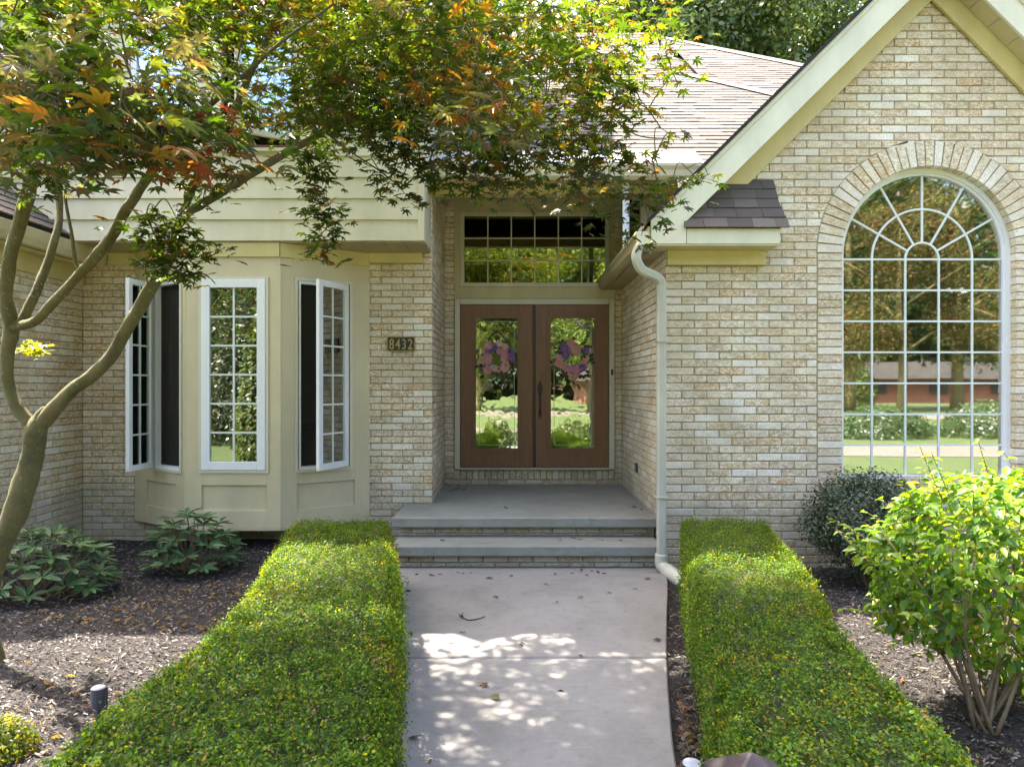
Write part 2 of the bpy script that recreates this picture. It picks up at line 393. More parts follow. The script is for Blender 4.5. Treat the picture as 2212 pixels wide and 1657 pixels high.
def chip_cloud():
    T = np.array([(-.09,0,0),(.11,.08,.03),(.14,.9,.0),(-.02,1,.05),(-.12,.6,.04)], float)
    return T
_t = tmpl
def tmpl(kind, _t=_t):
    if kind == 'chip': return np.array([(-.10,0,0),(.12,.06,.05),(.15,.85,.0),(-.03,1,.07),(-.14,.55,.06)], float), [(0,1,2),(0,2,3),(0,3,4)]
    return _t(kind)
cloud('wood_chips', M['chip'], None, np.stack([x, y, z], 1), nr, dr, rng.uniform(.011, .036, n), cc, 'chip')
tag(bpy.data.objects['wood_chips'], 'dark grey brown shredded bark mulch spread over the planting beds', 'mulch')

# front walk
walk = empty('front_walk'); walk['kind'] = 'structure'
def walk_panel(ya, yb, tilt=0):
    L = []; Rr = []
    ys = [ya] + [q[0] for q in WALK if yb < q[0] < ya] + [yb]
    for q in cr([(yy,) + wl(yy) for yy in ys], 4): L.append((q[1], q[0], .002)); Rr.append((q[2], q[0] , .002))
    m_ = MB(); m_.prism(L[::-1] + Rr, (0, 0, -.11)); o = m_.build('concrete_slab', M['walk'], walk, bevel=.008); return o
walk_panel(6.25, 4.178); walk_panel(4.160, 1.5); walk_panel(1.488, -2.0); walk_panel(-2.012, -5)

# ================================================================ HOUSE
house = empty('brick_house', (0, 7.3, 0))
tag(house, 'tan brick and siding house with double entrance door and gabled wing', 'house')
BRK = dict(H=.0711, L=.2275, J=.010, Z0=.05)
PALB = [((.60,.47,.27), 3.6), ((.66,.55,.38), 3.4), ((.56,.375,.19), 2.0), ((.58,.43,.30), 2.4), ((.82,.77,.66), 3.6), ((.52,.29,.11), 1.0), ((.48,.38,.22), 1.6)]
def bcol():
    c = random.choices([p[0] for p in PALB], [p[1] for p in PALB])[0]; k = random.uniform(.88, 1.12)
    return tuple((x*.92 + y*.08) * k for x, y in zip(c, (.74,.61,.36)))
def brick_shape(u0b, u0t, u1b, u1t, z0, z1, depth, j=.0036):
    """chamfered block, local (u, n, z)"""
    q = lambda: random.uniform(-j, j); c = .004; pr = random.uniform(-.0025, .0025)
    ring = lambda i, nn: [(u0b + i + q()*.5, nn, z0 + i + q()*.5), (u1b - i + q()*.5, nn, z0 + i + q()*.5), (u1t - i + q()*.5, nn, z1 - i + q()*.5), (u0t + i + q()*.5, nn, z1 - i + q()*.5)]
    v = ring(c, pr) + ring(0, pr - c) + ring(0, -depth)
    f = [(0,1,2,3)] + [(a, a+4, (a+1) % 4 + 4, (a+1) % 4)[::-1] for a in range(4)] + [(a+4, a+8, (a+1) % 4 + 8, (a+1) % 4 + 4)[::-1] for a in range(4)]
    f = [(0,1,2,3)] + [(a+4, (a+1)%4+4, (a+1)%4, a) for a in range(4)] + [(a+8, (a+1)%4+8, (a+1)%4+4, a+4) for a in range(4)]
    return v, f
rest = MB(); mortar = []
singles = []
full_meshes = []
def make_std(wd):
    v, f = brick_shape(0, 0, wd, wd, 0, .0611, .03); me = bpy.data.meshes.new('brick'); me.from_pydata(v, [], f); me.materials.append(M['brick_o']); return me
STD = {}
for key, wd in (('full', .2175), ('half', .10375)): STD[key] = [make_std(wd) for _ in range(6)]
def brick_wall(fr, allowed, z0, z1, phase=0., collect=None, parent=None, depth=.03, single_parent=None, name='wall', jit=1):
    """fr=(origin,u,n). allowed(z)->list of (a,b). bricks go to rest mesh, or singles list"""
    o, u, nn = fr; mo = MB(); H = BRK['H']
    k0 = math.floor((z0 - BRK['Z0']) / H); k1 = math.ceil((z1 - BRK['Z0']) / H)
    for k in range(k0, k1):
        zb = BRK['Z0'] + k*H; zt = zb + H; a0 = max(zb, z0); a1 = min(zt, z1)
        if a1 - a0 < .012: continue
        ib = allowed(a0 + 1e-4); it = allowed(a1 - 1e-4)
        if len(ib) != len(it) and ib and it and max(len(ib), len(it)) == 2:
            if len(ib) == 2 and zb > 3: ib = [(ib[0][0], ib[1][1])]
            elif len(ib) == 2: it = ib
            else: ib = it
        elif len(ib) != len(it): it = ib = (ib if len(ib) > len(it) else it)
        for (sb, st) in zip(ib, it):
            P = [(sb[0], a0), (sb[1], a0), (st[1], a1), (st[0], a1)]
            mo.add([o + u*p[0] - nn*.009 + Vector((0,0,p[1])) for p in P], [(0,1,2,3)])
            lo = min(sb[0], st[0]); hi = max(sb[1], st[1])
            js = [lo]; m = math.ceil((lo - phase - (k % 2)*.11375 + .045) / BRK['L'])
            while True:
                jx = phase + (k % 2)*.11375 + m*BRK['L']
                if jx > hi - .045: break
                js.append(jx); m += 1
            js.append(hi); zz0 = max(zb + .005, a0 + .002); zz1 = min(zt - .005, a1 - .002)
            if zz1 - zz0 < .01: continue
            for i in range(len(js)-1):
                a = js[i] + (.005 if i else 0); b = js[i+1] - (.005 if i < len(js)-2 else 0)
                ab, at_, bb, bt = a, a, b, b
                if i == 0: ab, at_ = sb[0], st[0]
                if i == len(js)-2: bb, bt = sb[1], st[1]
                if bb - ab < .02 and bt - at_ < .02: continue
                std = None
                if abs((b-a) - .2175) < 1e-3 and ab == at_ and bb == bt and zz1 - zz0 > .0605: std = 'full'
                if std and single_parent is not None:
                    singles.append((fr, ab, zz0, std, single_parent)); continue
                v, f = brick_shape(ab, at_, bb, bt, zz0, zz1, depth)
                rest.add([o + u*p[0] + nn*p[1] + Vector((0,0,p[2])) for p in v], f, bcol())
    return mo.build(name, M['mortar'], house)
V = Vector
FRf = (V((0,6.21,0)), V((1,0,0)), V((0,-1,0)))            # right wing facade: u = x
XC = 3.798; RO = .791; ZS = 2.867; RV = RO + .236
def gable_allowed(z):
    a, b = 1.398, 6.2
    if z > 3.0: a = max(a, 2.04 + (z - 3.387) - .06); b = min(b, 2*3.8 - a)
    if z > 2.9 and z < 3.55: a = max(a, 1.398)
    hole = None
    if .8321 < z <= ZS: hole = (XC - RV, XC + RV)
    elif ZS < z < ZS + RV:
        h = math.sqrt(max(0, RV**2 - (z - ZS)**2)); hole = (XC - h, XC + h)
    if b - a < .02: return []
    if not hole: return [(a, b)]
    return [(a, hole[0]), (hole[1], b)]
wall_r = brick_wall(FRf, gable_allowed, -.1, 5.14, 1.43, single_parent='wall')
# arch voussoirs and jamb stacks, each a brick of its own
nv = 35
def ublock(pts, n0, n1, col, name, parent):
    """pts = 4 (x,z) corners on the facade plane"""
    c = V((sum(p[0] for p in pts)/4, 0, sum(p[1] for p in pts)/4)); m_ = MB()
    ins = [( (p[0]-c.x)*.94 + c.x, (p[1]-c.z)*.97 + c.z) for p in pts]
    v = [(p[0], 6.21 - n1, p[1]) for p in ins] + [(p[0], 6.21 - n1 + .004, p[1]) for p in pts] + [(p[0], 6.21 - n0, p[1]) for p in pts]
    m_.add(v, [(0,1,2,3)] + [(a+4, (a+1)%4+4, (a+1)%4, a) for a in range(4)] + [(a+8, (a+1)%4+8, (a+1)%4+4, a+4) for a in range(4)])
    o = m_.build(name, M['brick_o'], parent); o.color = col + (1,); return o
for i in range(nv):
    a0 = math.pi * (i + .07) / nv; a1 = math.pi * (i + .93) / nv; ri = RO; ro = RV - .006
    ublock([(XC + ri*math.cos(a0), ZS + ri*math.sin(a0)), (XC + ro*math.cos(a0), ZS + ro*math.sin(a0)), (XC + ro*math.cos(a1), ZS + ro*math.sin(a1)), (XC + ri*math.cos(a1), ZS + ri*math.sin(a1))][::-1],
           -.13, random.uniform(.004, .007), bcol(), 'arch_brick', house)
for sgn in (-1, 1):
    k = 0; zt = ZS - .004
    while zt > .86:
        zb = zt - .0611; xa, xb = XC + sgn*RO, XC + sgn*(RV - .012)
        if xa > xb: xa, xb = xb, xa
        ublock([(xa, zb), (xb, zb), (xb, zt), (xa, zt)], -.13, random.uniform(-.001, .003), bcol(), 'jamb_brick', house); zt -= .0711
m_ = MB()          # mortar bed behind arch and jambs
seg = [(XC - RV - .01, .8), (XC - RO - .003, .8), (XC - RO - .003, ZS)] 
arc_o = [(XC + (RV+.004)*math.cos(math.pi*i/48), ZS + (RV+.004)*math.sin(math.pi*i/48)) for i in range(49)]
arc_i = [(XC + (RO+.003)*math.cos(math.pi*i/48), ZS + (RO+.003)*math.sin(math.pi*i/48)) for i in range(49)]
for i in range(48): m_.prism([(arc_o[i][0],6.219,arc_o[i][1]),(arc_i[i][0],6.219,arc_i[i][1]),(arc_i[i+1][0],6.219,arc_i[i+1][1]),(arc_o[i+1][0],6.219,arc_o[i+1][1])], (0,.12,0))
m_.box((XC-RV,6.219,.8),(XC-RO-.003,6.339,ZS)); m_.box((XC+RO+.003,6.219,.8),(XC+RV,6.339,ZS))
m_.box((XC-.42,6.222,3.80),(XC+.42,6.24,3.99)); m_.build('arch_mortar', M['mortar'], house)

full = lambda a, b: (lambda z: [(a, b)])
# right side wall of the recess, faces -x
FRs = (V((1.398,0,0)), V((0,-1,0)), V((-1,0,0)))
brick_wall(FRs, full(-8.70, -6.245), -.1, 2.93, .03)
# back wall strips and under-door courses
FRb = (V((0,8.70,0)), V((1,0,0)), V((0,-1,0)))
brick_wall(FRb, full(-.855, -.737), .3, 4.15, .02); brick_wall(FRb, full(1.309, 1.398), .3, 4.15, .02)
brick_wall(FRb, full(-.737, 1.309), .33, .47, .05)
for i in range(26):      # rowlock course under the sill
    xa = -.733 + i*.0785; zz = (.474, .592)
    v, f = brick_shape(xa, xa, xa+.069, xa+.069, zz[0], zz[1], .03)
    rest.add([FRb[0] + FRb[1]*p[0] + FRb[2]*(p[1]+.012) + V((0,0,p[2])) for p in v], f, bcol())
m_ = MB(); m_.box((-.737,8.705,.3),(1.309,8.8,.60)); m_.build('wall', M['mortar'], house)
m_ = MB(); m_.box((1.409,6.3,-.1),(1.45,8.85,2.94)); m_.box((1.30,8.72,.3),(1.46,8.8,4.2)); m_.box((-.95,7.42,.2),(-.866,8.85,4.0)); m_.box((-.95,8.72,.2),(-.74,8.8,4.2)); m_.build('wall_backing', M['mortar'], house)  # unseen boxes added to stop light leaking at the wall corners
# pier
FRp = (V((0,7.31,0)), V((1,0,0)), V((0,-1,0)))
brick_wall(FRp, full(-1.56, -.855), -.1, 3.95, -1.40)
FRq = (V((-.855,0,0)), V((0,1,0)), V((1,0,0)))
brick_wall(FRq, full(7.345, 8.70), .2, 3.95, .09)
# wall behind / beside the bay and the left wing
brick_wall(FRp, lambda z: [(-4.594, -1.565)] if z < .33 else [(-4.594, -3.98)], -.1, 3.0, .05)
FRw = (V((-4.594,0,0)), V((0,1,0)), V((1,0,0)))
brick_wall(FRw, full(5.75, 7.31), -.1, 2.75, .0)
m_ = MB(); m_.box((-4.72,7.33,-.1),(-4.02,7.42,3.05)); m_.box((-4.02,7.33,-.1),(-1.5,7.42,.31)); m_.box((-4.72,5.81,-.1),(-4.62,7.32,3.05)); m_.build('wall', M['mortar'], house)  # hidden backing added where light leaked in beside the left wing
brick_wall((V((0,5.72,0)), V((1,0,0)), V((0,-1,0))), lambda z: [(-7.4, min(-4.594, -4.75-(z-3.0)/.78 if z > 3.0 else -4.594))] if z < 4.9 else [], -.1, 4.9, .0)
m_ = MB(); m_.box((-7.4,5.75,-.1),(-4.61,5.8,3.0)); m_.build('wall', M['mortar'], house)
# individual bricks: the 300 nearest the middle of the picture on the wing facade
singles.sort(key=lambda s: abs(s[1] + .1 - 2.3)*1.1 + abs(s[2] - 1.9)*.6)
for i, (fr, ua, za, key, sp) in enumerate(singles):
    o_, u, nn = fr
    if i < 300:
        b = bpy.data.objects.new('brick', STD[key][i % 6]); C.objects.link(b); b.parent = wall_r
        b.matrix_parent_inverse = (world_of(wall_r)).inverted()
        b.matrix_basis = Matrix.Translation((ua, 6.21 + random.uniform(-.001,.0018), za)) @ Matrix.Diagonal((1, -1, 1, 1)); b.color = bcol() + (1,)
    else:
        v, f = brick_shape(ua, ua, ua+.2175, ua+.2175, za, za+.0611, .03)
        rest.add([o_ + u*p[0] + nn*p[1] + V((0,0,p[2])) for p in v], f, bcol())
rest.build('brickwork', M['brick'], house, kind='stuff')

# ---- trim helpers
def P_(name, mat, a, b, bevel=.003, parent=house):
    m_ = MB(); m_.box(a, b); return m_.build(name, M[mat], parent, bevel=bevel)
def P_poly(name, mat, pts, vec, bevel=.003, parent=house):
    m_ = MB(); m_.prism(pts, vec); return m_.build(name, M[mat], parent, bevel=bevel)
K = .99
YF = 5.95
def rake(s):
    X = (lambda x: x) if s < 0 else (lambda x: 7.6 - x)
    pts = [(1.214,2.896),(1.52,2.896),(1.52,3.093),(3.7995,5.350),(3.7995,5.662),(1.214,3.102)]
    P_poly('rake_board', 'trim_light', [(X(x), YF, z) for x, z in pts], (0, .03, 0))
    tr = [(1.206,3.094),(1.206,3.050),(3.7995,5.617),(3.7995,5.662)]
    P_poly('rake_trim', 'trim_light', [(X(x), YF-.018, z+.004) for x, z in tr], (0, .017, 0))
    fz = [(1.95,3.30),(2.0,3.387-.04),(3.7995,5.147),(3.7995,5.40),(2.04-.20,3.42)]
    fz = [(1.90,3.387-.0),(2.04,3.387),(3.7995,5.147),(3.7995,5.385),(1.80,3.405)]
    P_poly('frieze_board', 'frieze', [(X(x), 6.165, z) for x, z in fz], (0, .035, 0))
    m_ = MB()     # roof deck of this slope
    m_.prism([(X(1.16),5.915,3.052),(X(1.16),5.915,3.092),(3.8,5.915,5.706),(3.8,5.915,5.666)], (0, 6.5, 0)); m_.build('roof_slope', M['shingle'], house)
    # soffit boards across the rake
    for i in range(15):
        xa = 1.30 + i*.168; xb = xa + .162
        if xb > 3.79: break
        q = [(X(xa), YF+.032, 3.125+K*(xa-1.533)), (X(xb), YF+.032, 3.125+K*(xb-1.533)), (X(xb), YF+.032, 3.14+K*(xb-1.533)), (X(xa), YF+.032, 3.14+K*(xa-1.533))]
        if q[0][2] < 2.93: continue
        P_poly('soffit_board', 'trim', q, (0, .178, 0), 0)
rake(-1); rake(1)
P_('fascia_board', 'trim_light', (1.524, YF, 2.896), (2.335, YF+.03, 3.031)); P_('fascia_board', 'trim_light', (2.305, YF+.032, 2.896), (2.335, 6.2, 3.031))
P_('frieze_board', 'frieze', (1.402, 6.155, 2.751), (2.288, 6.20, 2.880))
m_ = MB(); m_.box((1.215, YF+.005, 2.881), (2.33, 6.205, 2.893)); m_.build('soffit_board', M['trim'], house)
for i in range(8):      # soffit over the recess side, in boards
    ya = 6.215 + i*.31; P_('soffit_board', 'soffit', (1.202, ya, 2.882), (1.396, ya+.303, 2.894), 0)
P_('fascia_board', 'trim', (1.195, 5.985, 2.896), (1.214, 8.66, 3.06))
P_('wall', 'soffit', (1.40, 6.3, 2.94), (1.43, 8.69, 3.25), 0)
# wing gutter
gp = [(1.194,2.885),(1.135,2.872),(1.105,2.905),(1.098,2.955),(1.083,2.985),(1.083,3.008),(1.10,3.008),(1.12,2.96),(1.13,2.90),(1.194,2.905)]
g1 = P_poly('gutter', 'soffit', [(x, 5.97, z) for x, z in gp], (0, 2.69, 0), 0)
P_poly('gutter_end_cap', 'trim_light', [(1.194,5.966,2.884),(1.134,5.966,2.871),(1.104,5.966,2.905),(1.082,5.966,3.009),(1.194,5.966,3.009)], (0, .005, 0), 0)
P_poly('gutter_end_cap', 'soffit', [(1.194,8.662,2.884),(1.134,8.662,2.871),(1.104,8.662,2.905),(1.082,8.662,3.009),(1.194,8.662,3.009)], (0, .005, 0), 0)
# downspout with elbows
path = cr([at(1384,530,5.99), at(1376,545,6.0), at(1375,562,6.0), at(1386,583,6.02), at(1408,594,6.05), at(1424,604,6.08), at(1428.5,630,6.10), at(1428.5,760,6.10)], 5)
path = [V(p) for p in path] + [V((xat(1428.5,6.1), 6.10, .07))]
m_ = MB()
def rect_tube(m_, pts, w_, d_):
    n_ = len(pts); vs_ = []; b = V((1,0,0))
    for i in range(n_):
        t_ = (pts[min(i+1,n_-1)] - pts[max(i-1,0)]).normalized(); c_ = V((0,1,0)); c_ = (c_ - t_*c_.dot(t_)).normalized(); b = c_.cross(t_).normalized()
        for (s1, s2) in ((-1,-.6),(-.6,-1),(.6,-1),(1,-.6),(1,.6),(.6,1),(-.6,1),(-1,.6)): vs_.append(pts[i] + b*(s1*w_/2) + c_*(s2*d_/2))
    fs = [(i*8+k, i*8+(k+1)%8, (i+1)*8+(k+1)%8, (i+1)*8+k) for i in range(n_-1) for k in range(8)] + [tuple(range(7,-1,-1)), tuple(range((n_-1)*8, n_*8))]
    m_.add(vs_, fs)
rect_tube(m_, path, .082, .066); ds = m_.build('downspout', M['pipe'], house, smooth=False)
m_ = MB(); xx = xat(1428.5,6.1)
m_.tube([V(p) for p in cr([(xx,6.10,.16),(xx,6.09,.07),(xx+.035,6.02,.03),(xx+.10,5.90,-.005),(xx+.13,5.85,-.04)], 4)], [.056]*8+[.068]*7+[.072]*2, 14); m_.build('drain_boot', M['pipe'], ds, smooth=True)
m_ = MB(); m_.box((xx-.052, 6.055, .66), (xx+.056, 6.20, .675)); m_.box((xx-.052, 6.055, 2.05), (xx+.056, 6.20, 2.065)); m_.build('strap', M['pipe'], ds)
m_ = MB(); rect_tube(m_, [V((xat(1352,7.12), 7.12, 3.77)), V((xat(1352,7.12), 7.12, 3.06))], .068, .05); m_.build('downspout', M['vinyl'], house)

# small return roof with its shingles
ret = MB(); ret.prism([(1.50,5.925,3.033),(2.385,5.925,3.033),(2.36,6.2,3.525),(1.50,6.2,3.525)], (0,.01,.0)); ret = ret.build('return_roof', M['shingle'], house)
P_poly('return_cheek', 'trim', [(2.34,5.95,3.03),(2.34,6.2,3.03),(2.34,6.2,3.50)], (.01,0,0), 0)
sl = V((0, .275, .492)); sn = V((0,-.873,.488)); ll = sl.length; sl.normalize()
SHC = [(.15,.118,.095),(.19,.15,.12),(.24,.195,.155),(.12,.094,.078)]
for r in range(5):
    s0 = r*ll/5 - .006; s1 = min(ll+.0, s0 + ll/5*1.25); xr = 2.405 - .035*min(1, r/2.0) ; xcur = 1.50 - (.13 if r % 2 else 0)
    while xcur < xr:
        wd = random.uniform(.16, .24); a = max(1.50, xcur); b = min(xr, xcur + wd - .003)
        if xr - b < .05: b = xr
        if b - a > .03:
            m_ = MB(); base = V((0,5.925,3.033)); th = random.choice((.010, .014))
            lo = [base + sl*s0 + V((q,0,0)) for q in (a, b)]; hi = [base + sl*s1 + V((q,0,0)) for q in (a, b)]
            m_.add([lo[0]+sn*.004, lo[1]+sn*.004, hi[1]+sn*.001, hi[0]+sn*.001, lo[0]+sn*(th+.004), lo[1]+sn*(th+.004), hi[1]+sn*.004, hi[0]+sn*.004], [(3,2,1,0),(4,5,6,7),(0,1,5,4),(1,2,6,5),(2,3,7,6),(3,0,4,7)])
            o = m_.build('shingle', M['shingle_o'], ret); o.color = random.choice(SHC) + (1,)
        xcur += wd
        if b == xr: break

# ---- shingled roofs
shing_rest = MB(); shing_n = [0]
ROOFC = [(.085,.072,.062),(.11,.093,.08),(.075,.063,.054),(.13,.11,.096),(.095,.081,.07)]
STDS = []
def shingle_field(base, u, s, xr_fn, length, expo=.14, single=None, cols=ROOFC, s_start=0.0, limit=0):
    """base at eave u=0; rows up slope vector s (unit); xr_fn(dist)->(a,b)"""
    nrm = u.cross(s).normalized(); r = 0; d = s_start
    while d < length:
        a, b = xr_fn(d); xcur = a - random.uniform(0, .3)
        while xcur < b:
            wd = random.choice((.16, .22, .30, .34)) ; p, q = max(a, xcur), min(b, xcur+wd-.002); xcur += wd
            if q - p < .02: continue
            th = random.choice((.006,.008,.011)); d1 = min(length, d + expo*1.15)
            lo = [base + u*k_ + s*d for k_ in (p, q)]; hi = [base + u*k_ + s*d1 for k_ in (p, q)]
            vs_ = [lo[0]+nrm*.003, lo[1]+nrm*.003, hi[1]+nrm*.001, hi[0]+nrm*.001, lo[0]+nrm*(th+.003), lo[1]+nrm*(th+.003), hi[1]+nrm*.003, hi[0]+nrm*.003]
            fs = [(4,5,6,7),(0,1,5,4),(1,2,6,5),(3,0,4,7)]; col = random.choice(cols)
            if single is not None and shing_n[0] < limit:
                m_ = MB(); m_.add(vs_, fs); o = m_.build('shingle', M['shingle_o'], single); o.color = col + (1,); shing_n[0] += 1
            else: shing_rest.add(vs_, fs, col)
        d += expo; r += 1
PT = .75; su = V((0, 1, PT)).normalized()
EV = V((0, 7.05, 3.945)); LEN = 3.12 * math.sqrt(1+PT*PT)
roofA = MB(); roofA.add([(-.865,7.05,3.94),(5.77,7.05,3.94),(2.65,10.17,6.28),(-.865,10.17,6.28),(5.77,13.3,3.94),(-.865,13.3,3.94)], [(0,1,2,3),(1,4,2),(2,4,5,3)])
roofA = roofA.build('entry_roof', M['shingle'], house)
shingle_field(EV, V((1,0,0)), su, lambda d: (-.86, 5.77 - d*math.cos(math.atan(PT))), LEN, single=roofA, s_start=.38, limit=300)
shingle_field(EV, V((1,0,0)), su, lambda d: (1.98, 5.6), .38, s_start=.0)
m_ = MB()          # ridge and hip caps
for i in range(16):
    p = V((2.65,10.17,6.30)) + V((1,-1,-PT))*(i*.19); q = p + V((1,-1,-PT))*.20
    m_.prism([p+V((-.09,-.09,-.05)), p+V((0,0,.02)), p+V((.09,.09,-.05))], q-p)
m_.build('hip_cap', M['capm'], roofA)
def back_roof(xe, Yr, zr, xl=-4.0, drop=4.0, name='rear_roof'):
    o = MB(); o.add([(xl,Yr-drop,zr-drop*PT),(xe+drop,Yr-drop,zr-drop*PT),(xe,Yr,zr),(xl,Yr,zr),(xe+drop,Yr+drop,zr-drop*PT),(xl,Yr+drop,zr-drop*PT)], [(0,1,2,3),(1,4,2),(2,4,5,3)])
    o = o.build(name, M['shingle'], house)
    shingle_field(V((0,Yr-drop,zr-drop*PT+.004)), V((1,0,0)), su, lambda d: (xl if xl > -1 else -.86, xe + drop - d*.8), drop*1.25, expo=.145)
    mm = MB()
    for i in range(18):
        p = V((xe,Yr,zr+.01)) + V((1,-1,-PT))*(i*.22); mm.prism([p+V((-.1,-.1,-.05)), p+V((0,0,.025)), p+V((.1,.1,-.05))], V((1,-1,-PT))*.215)
    for i in range(30):
        p = V((xe-.25*(i+1),Yr,zr+.01)); 
        if p.x < xl: break
        mm.prism([p+V((0,-.1,-.06)), p+V((0,0,.025)), p+V((0,.1,-.06))], V((.245,0,0)))
    mm.build('ridge_cap', M['capm'], o); return o
back_roof(3.9, 13.0, 8.07, 3.1, 3.2); back_roof(2.94, 15.0, 9.38, -4.0, 5.0)
shing_rest.build('shingles', M['shingle'], house, kind='stuff')
P_poly('eave_flashing', 'flash', [(-.84,6.99,3.925),(-.84,6.99,3.935),(-.84,7.37,4.20),(-.84,7.37,4.19)], (2.81,0,0), 0)
# entry eave: gutter, soffit, frieze
gq = [(7.05,3.775),(6.985,3.765),(6.955,3.80),(6.95,3.86),(6.93,3.895),(6.93,3.925),(6.95,3.925),(7.05,3.925)]
P_poly('gutter', 'gutter', [(-.84, y_, z_) for y_, z_ in gq], (3.3,0,0), 0)
P_poly('gutter_end_cap', 'gutter', [(-.845, y_, z_) for y_, z_ in gq], (.004,0,0), 0)
P_('fascia_board', 'frieze', (-.84,7.052,3.80),(2.46,7.07,3.93))
P_('soffit_board', 'frieze', (-.855,7.072,3.80),(2.46,7.27,3.812))
P_('frieze_board', 'frieze', (-.86,7.275,3.70),(2.46,7.40,3.799))
P_('wall', 'soffit', (1.402,7.42,3.0),(2.6,7.5,3.9), 0)  # trim tan wall in the darkened tone, shade under the eave painted in
P_('porch_ceiling', 'trim', (-.85,7.40,4.10),(1.40,8.70,4.13), 0)

# ---- left storey: clapboard siding
YS = 6.75; EX = .2087
WIN2 = (xat(482,YS), xat(648,YS), 4.02)     # upper window opening
WIN3 = (xat(282,YS), xat(404,YS))
for k in range(11):
    z0 = 3.09 + k*EX; z1 = z0 + EX + .012
    spans = [(-7.2, -.925)]
    if z0 + .1 > 4.02: spans = [(-7.2, WIN3[0]), (WIN3[1], WIN2[0]), (WIN2[1], -.925)]
    for a, b in spans:
        m_ = MB(); m_.prism([(a,YS-.024,z0),(a,YS+.01,z0),(a,YS+.01,z1),(a,YS-.003,z1)], (b-a,0,0)); m_.build('siding_board', M['siding'], house)
P_('corner_board', 'siding', (-.925,YS-.03,3.088),(-.865,YS+.06,5.4))
m_ = MB(); m_.box((-7.2,YS+.012,3.10),(-.87,YS+.03,4.02)); 
for a, b in ((-7.2, WIN3[0]), (WIN3[1], WIN2[0]), (WIN2[1], -.87)): m_.box((a,YS+.012,4.02),(b,YS+.03,5.6))
m_.build('wall', M['siding'], house)
P_('wall', 'siding', (-.90,YS+.06,3.10),(-.868,12,6.6), 0)
for i in range(17):
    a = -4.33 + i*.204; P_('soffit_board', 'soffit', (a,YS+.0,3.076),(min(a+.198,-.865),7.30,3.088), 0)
P_('frieze_board', 'frieze', (-1.53,7.265,2.972),(-.955,7.30,3.075)); P_('frieze_board', 'frieze', (-4.30,7.265,2.95),(-4.02,7.30,3.075))
# upper roof: unseen eave just above the frame, stepped to set where its shadow ends
for xa, xb, ye in ((-8.2,-2.0,6.68),(-1.99,-.45,6.36)):
    m_ = MB(); m_.prism([(xa,ye,5.42),(xa,ye,5.56),(xa,9.6,8.6),(xa,12.8,5.56),(xa,12.8,5.42)], (xb-xa,0,0)); m_.build('main_roof', M['shingle'], house)
    P_('gutter', 'gutter', (xa,ye-.08,5.42),(xb,ye-.005,5.53))
# left wing roof, gutter, frieze
PW = .78
m_ = MB(); m_.prism([(-4.36,5.62,3.09),(-4.36,5.62,3.13),(-7.4,5.62,3.13+3.04*PW),(-7.4,5.62,3.09+3.04*PW)], (0,1.12,0)); lr = m_.build('wing_roof', M['shingle'], house)
for r in range(14):
    d = r*.15; y = 5.62 - random.uniform(0,.2)
    while y < 6.73:
        wd = random.uniform(.2,.33); a, b = max(5.62,y), min(6.73,y+wd-.003); y += wd
        if b-a < .03: continue
        dx = -1/math.hypot(1,PW); dz = PW/math.hypot(1,PW); nv_ = V((dz,0,-dx)); p0 = V((-4.34,0,3.13)) + V((dx,0,dz))*d; p1 = p0 + V((dx,0,dz))*.17
        m_ = MB(); q = [V((p0.x,a,p0.z)),V((p0.x,b,p0.z)),V((p1.x,b,p1.z)),V((p1.x,a,p1.z))]
        m_.add([c+nv_*.002 for c in q]+[q[0]+nv_*.017,q[1]+nv_*.017,q[2]+nv_*.004,q[3]+nv_*.004],[(4,5,6,7),(0,1,5,4),(1,2,6,5),(3,0,4,7)]); o = m_.build('shingle', M['shingle_o'], lr); o.color = random.choice(SHC)+(1,)
P_poly('gutter', 'gutter', [(-4.43,5.65,2.93),(-4.35,5.65,2.93),(-4.32,5.65,2.99),(-4.30,5.65,3.08),(-4.43,5.65,3.08)], (0,1.64,0), .004)
P_('frieze_board', 'frieze', (-4.59,5.7,2.73),(-4.56,7.28,2.91)); P_('soffit_board', 'frieze', (-4.58,5.7,2.905),(-4.43,7.28,2.925))

# ---- windows
def window(fr, u0, z0, w_, h_, cols, rows, fw, label, framemat='vinyl', glass='glass', mt=.018, depth=.06, nfront=.0, munmat='muntin', sill=0):
    """rectangular window in frame fr; n outward. root = frame mesh"""
    m_ = MB(); a, b = nfront - depth, nfront
    m_.lbox(fr, (u0,a,z0), (u0+fw,b,z0+h_)); m_.lbox(fr, (u0+w_-fw,a,z0), (u0+w_,b,z0+h_))
    m_.lbox(fr, (u0+fw,a,z0), (u0+w_-fw,b-.001,z0+fw)); m_.lbox(fr, (u0+fw,a,z0+h_-fw), (u0+w_-fw,b-.001,z0+h_))
    win = m_.build('window', M[framemat], house, bevel=.003)
    if label: win['label'] = label
    gu, gz_ = u0+fw, z0+fw; gw, gh = w_-2*fw, h_-2*fw; cw, ch = gw/cols, gh/rows
    m_ = MB()
    for i in range(1, cols): m_.lbox(fr, (gu+i*cw-mt/2, b-.034, gz_), (gu+i*cw+mt/2, b-.018, gz_+gh))
    for j in range(1, rows): m_.lbox(fr, (gu, b-.033, gz_+j*ch-mt/2), (gu+gw, b-.019, gz_+j*ch+mt/2))
    if cols*rows > 1: m_.build('muntin', M[munmat], win)
    for i in range(cols):
        for j in range(rows):
            m_ = MB(); m_.lbox(fr, (gu+i*cw+.002, b-.030, gz_+j*ch+.002), (gu+(i+1)*cw-.002, b-.026, gz_+(j+1)*ch-.002)); m_.build('pane', M[glass], win)
    return win
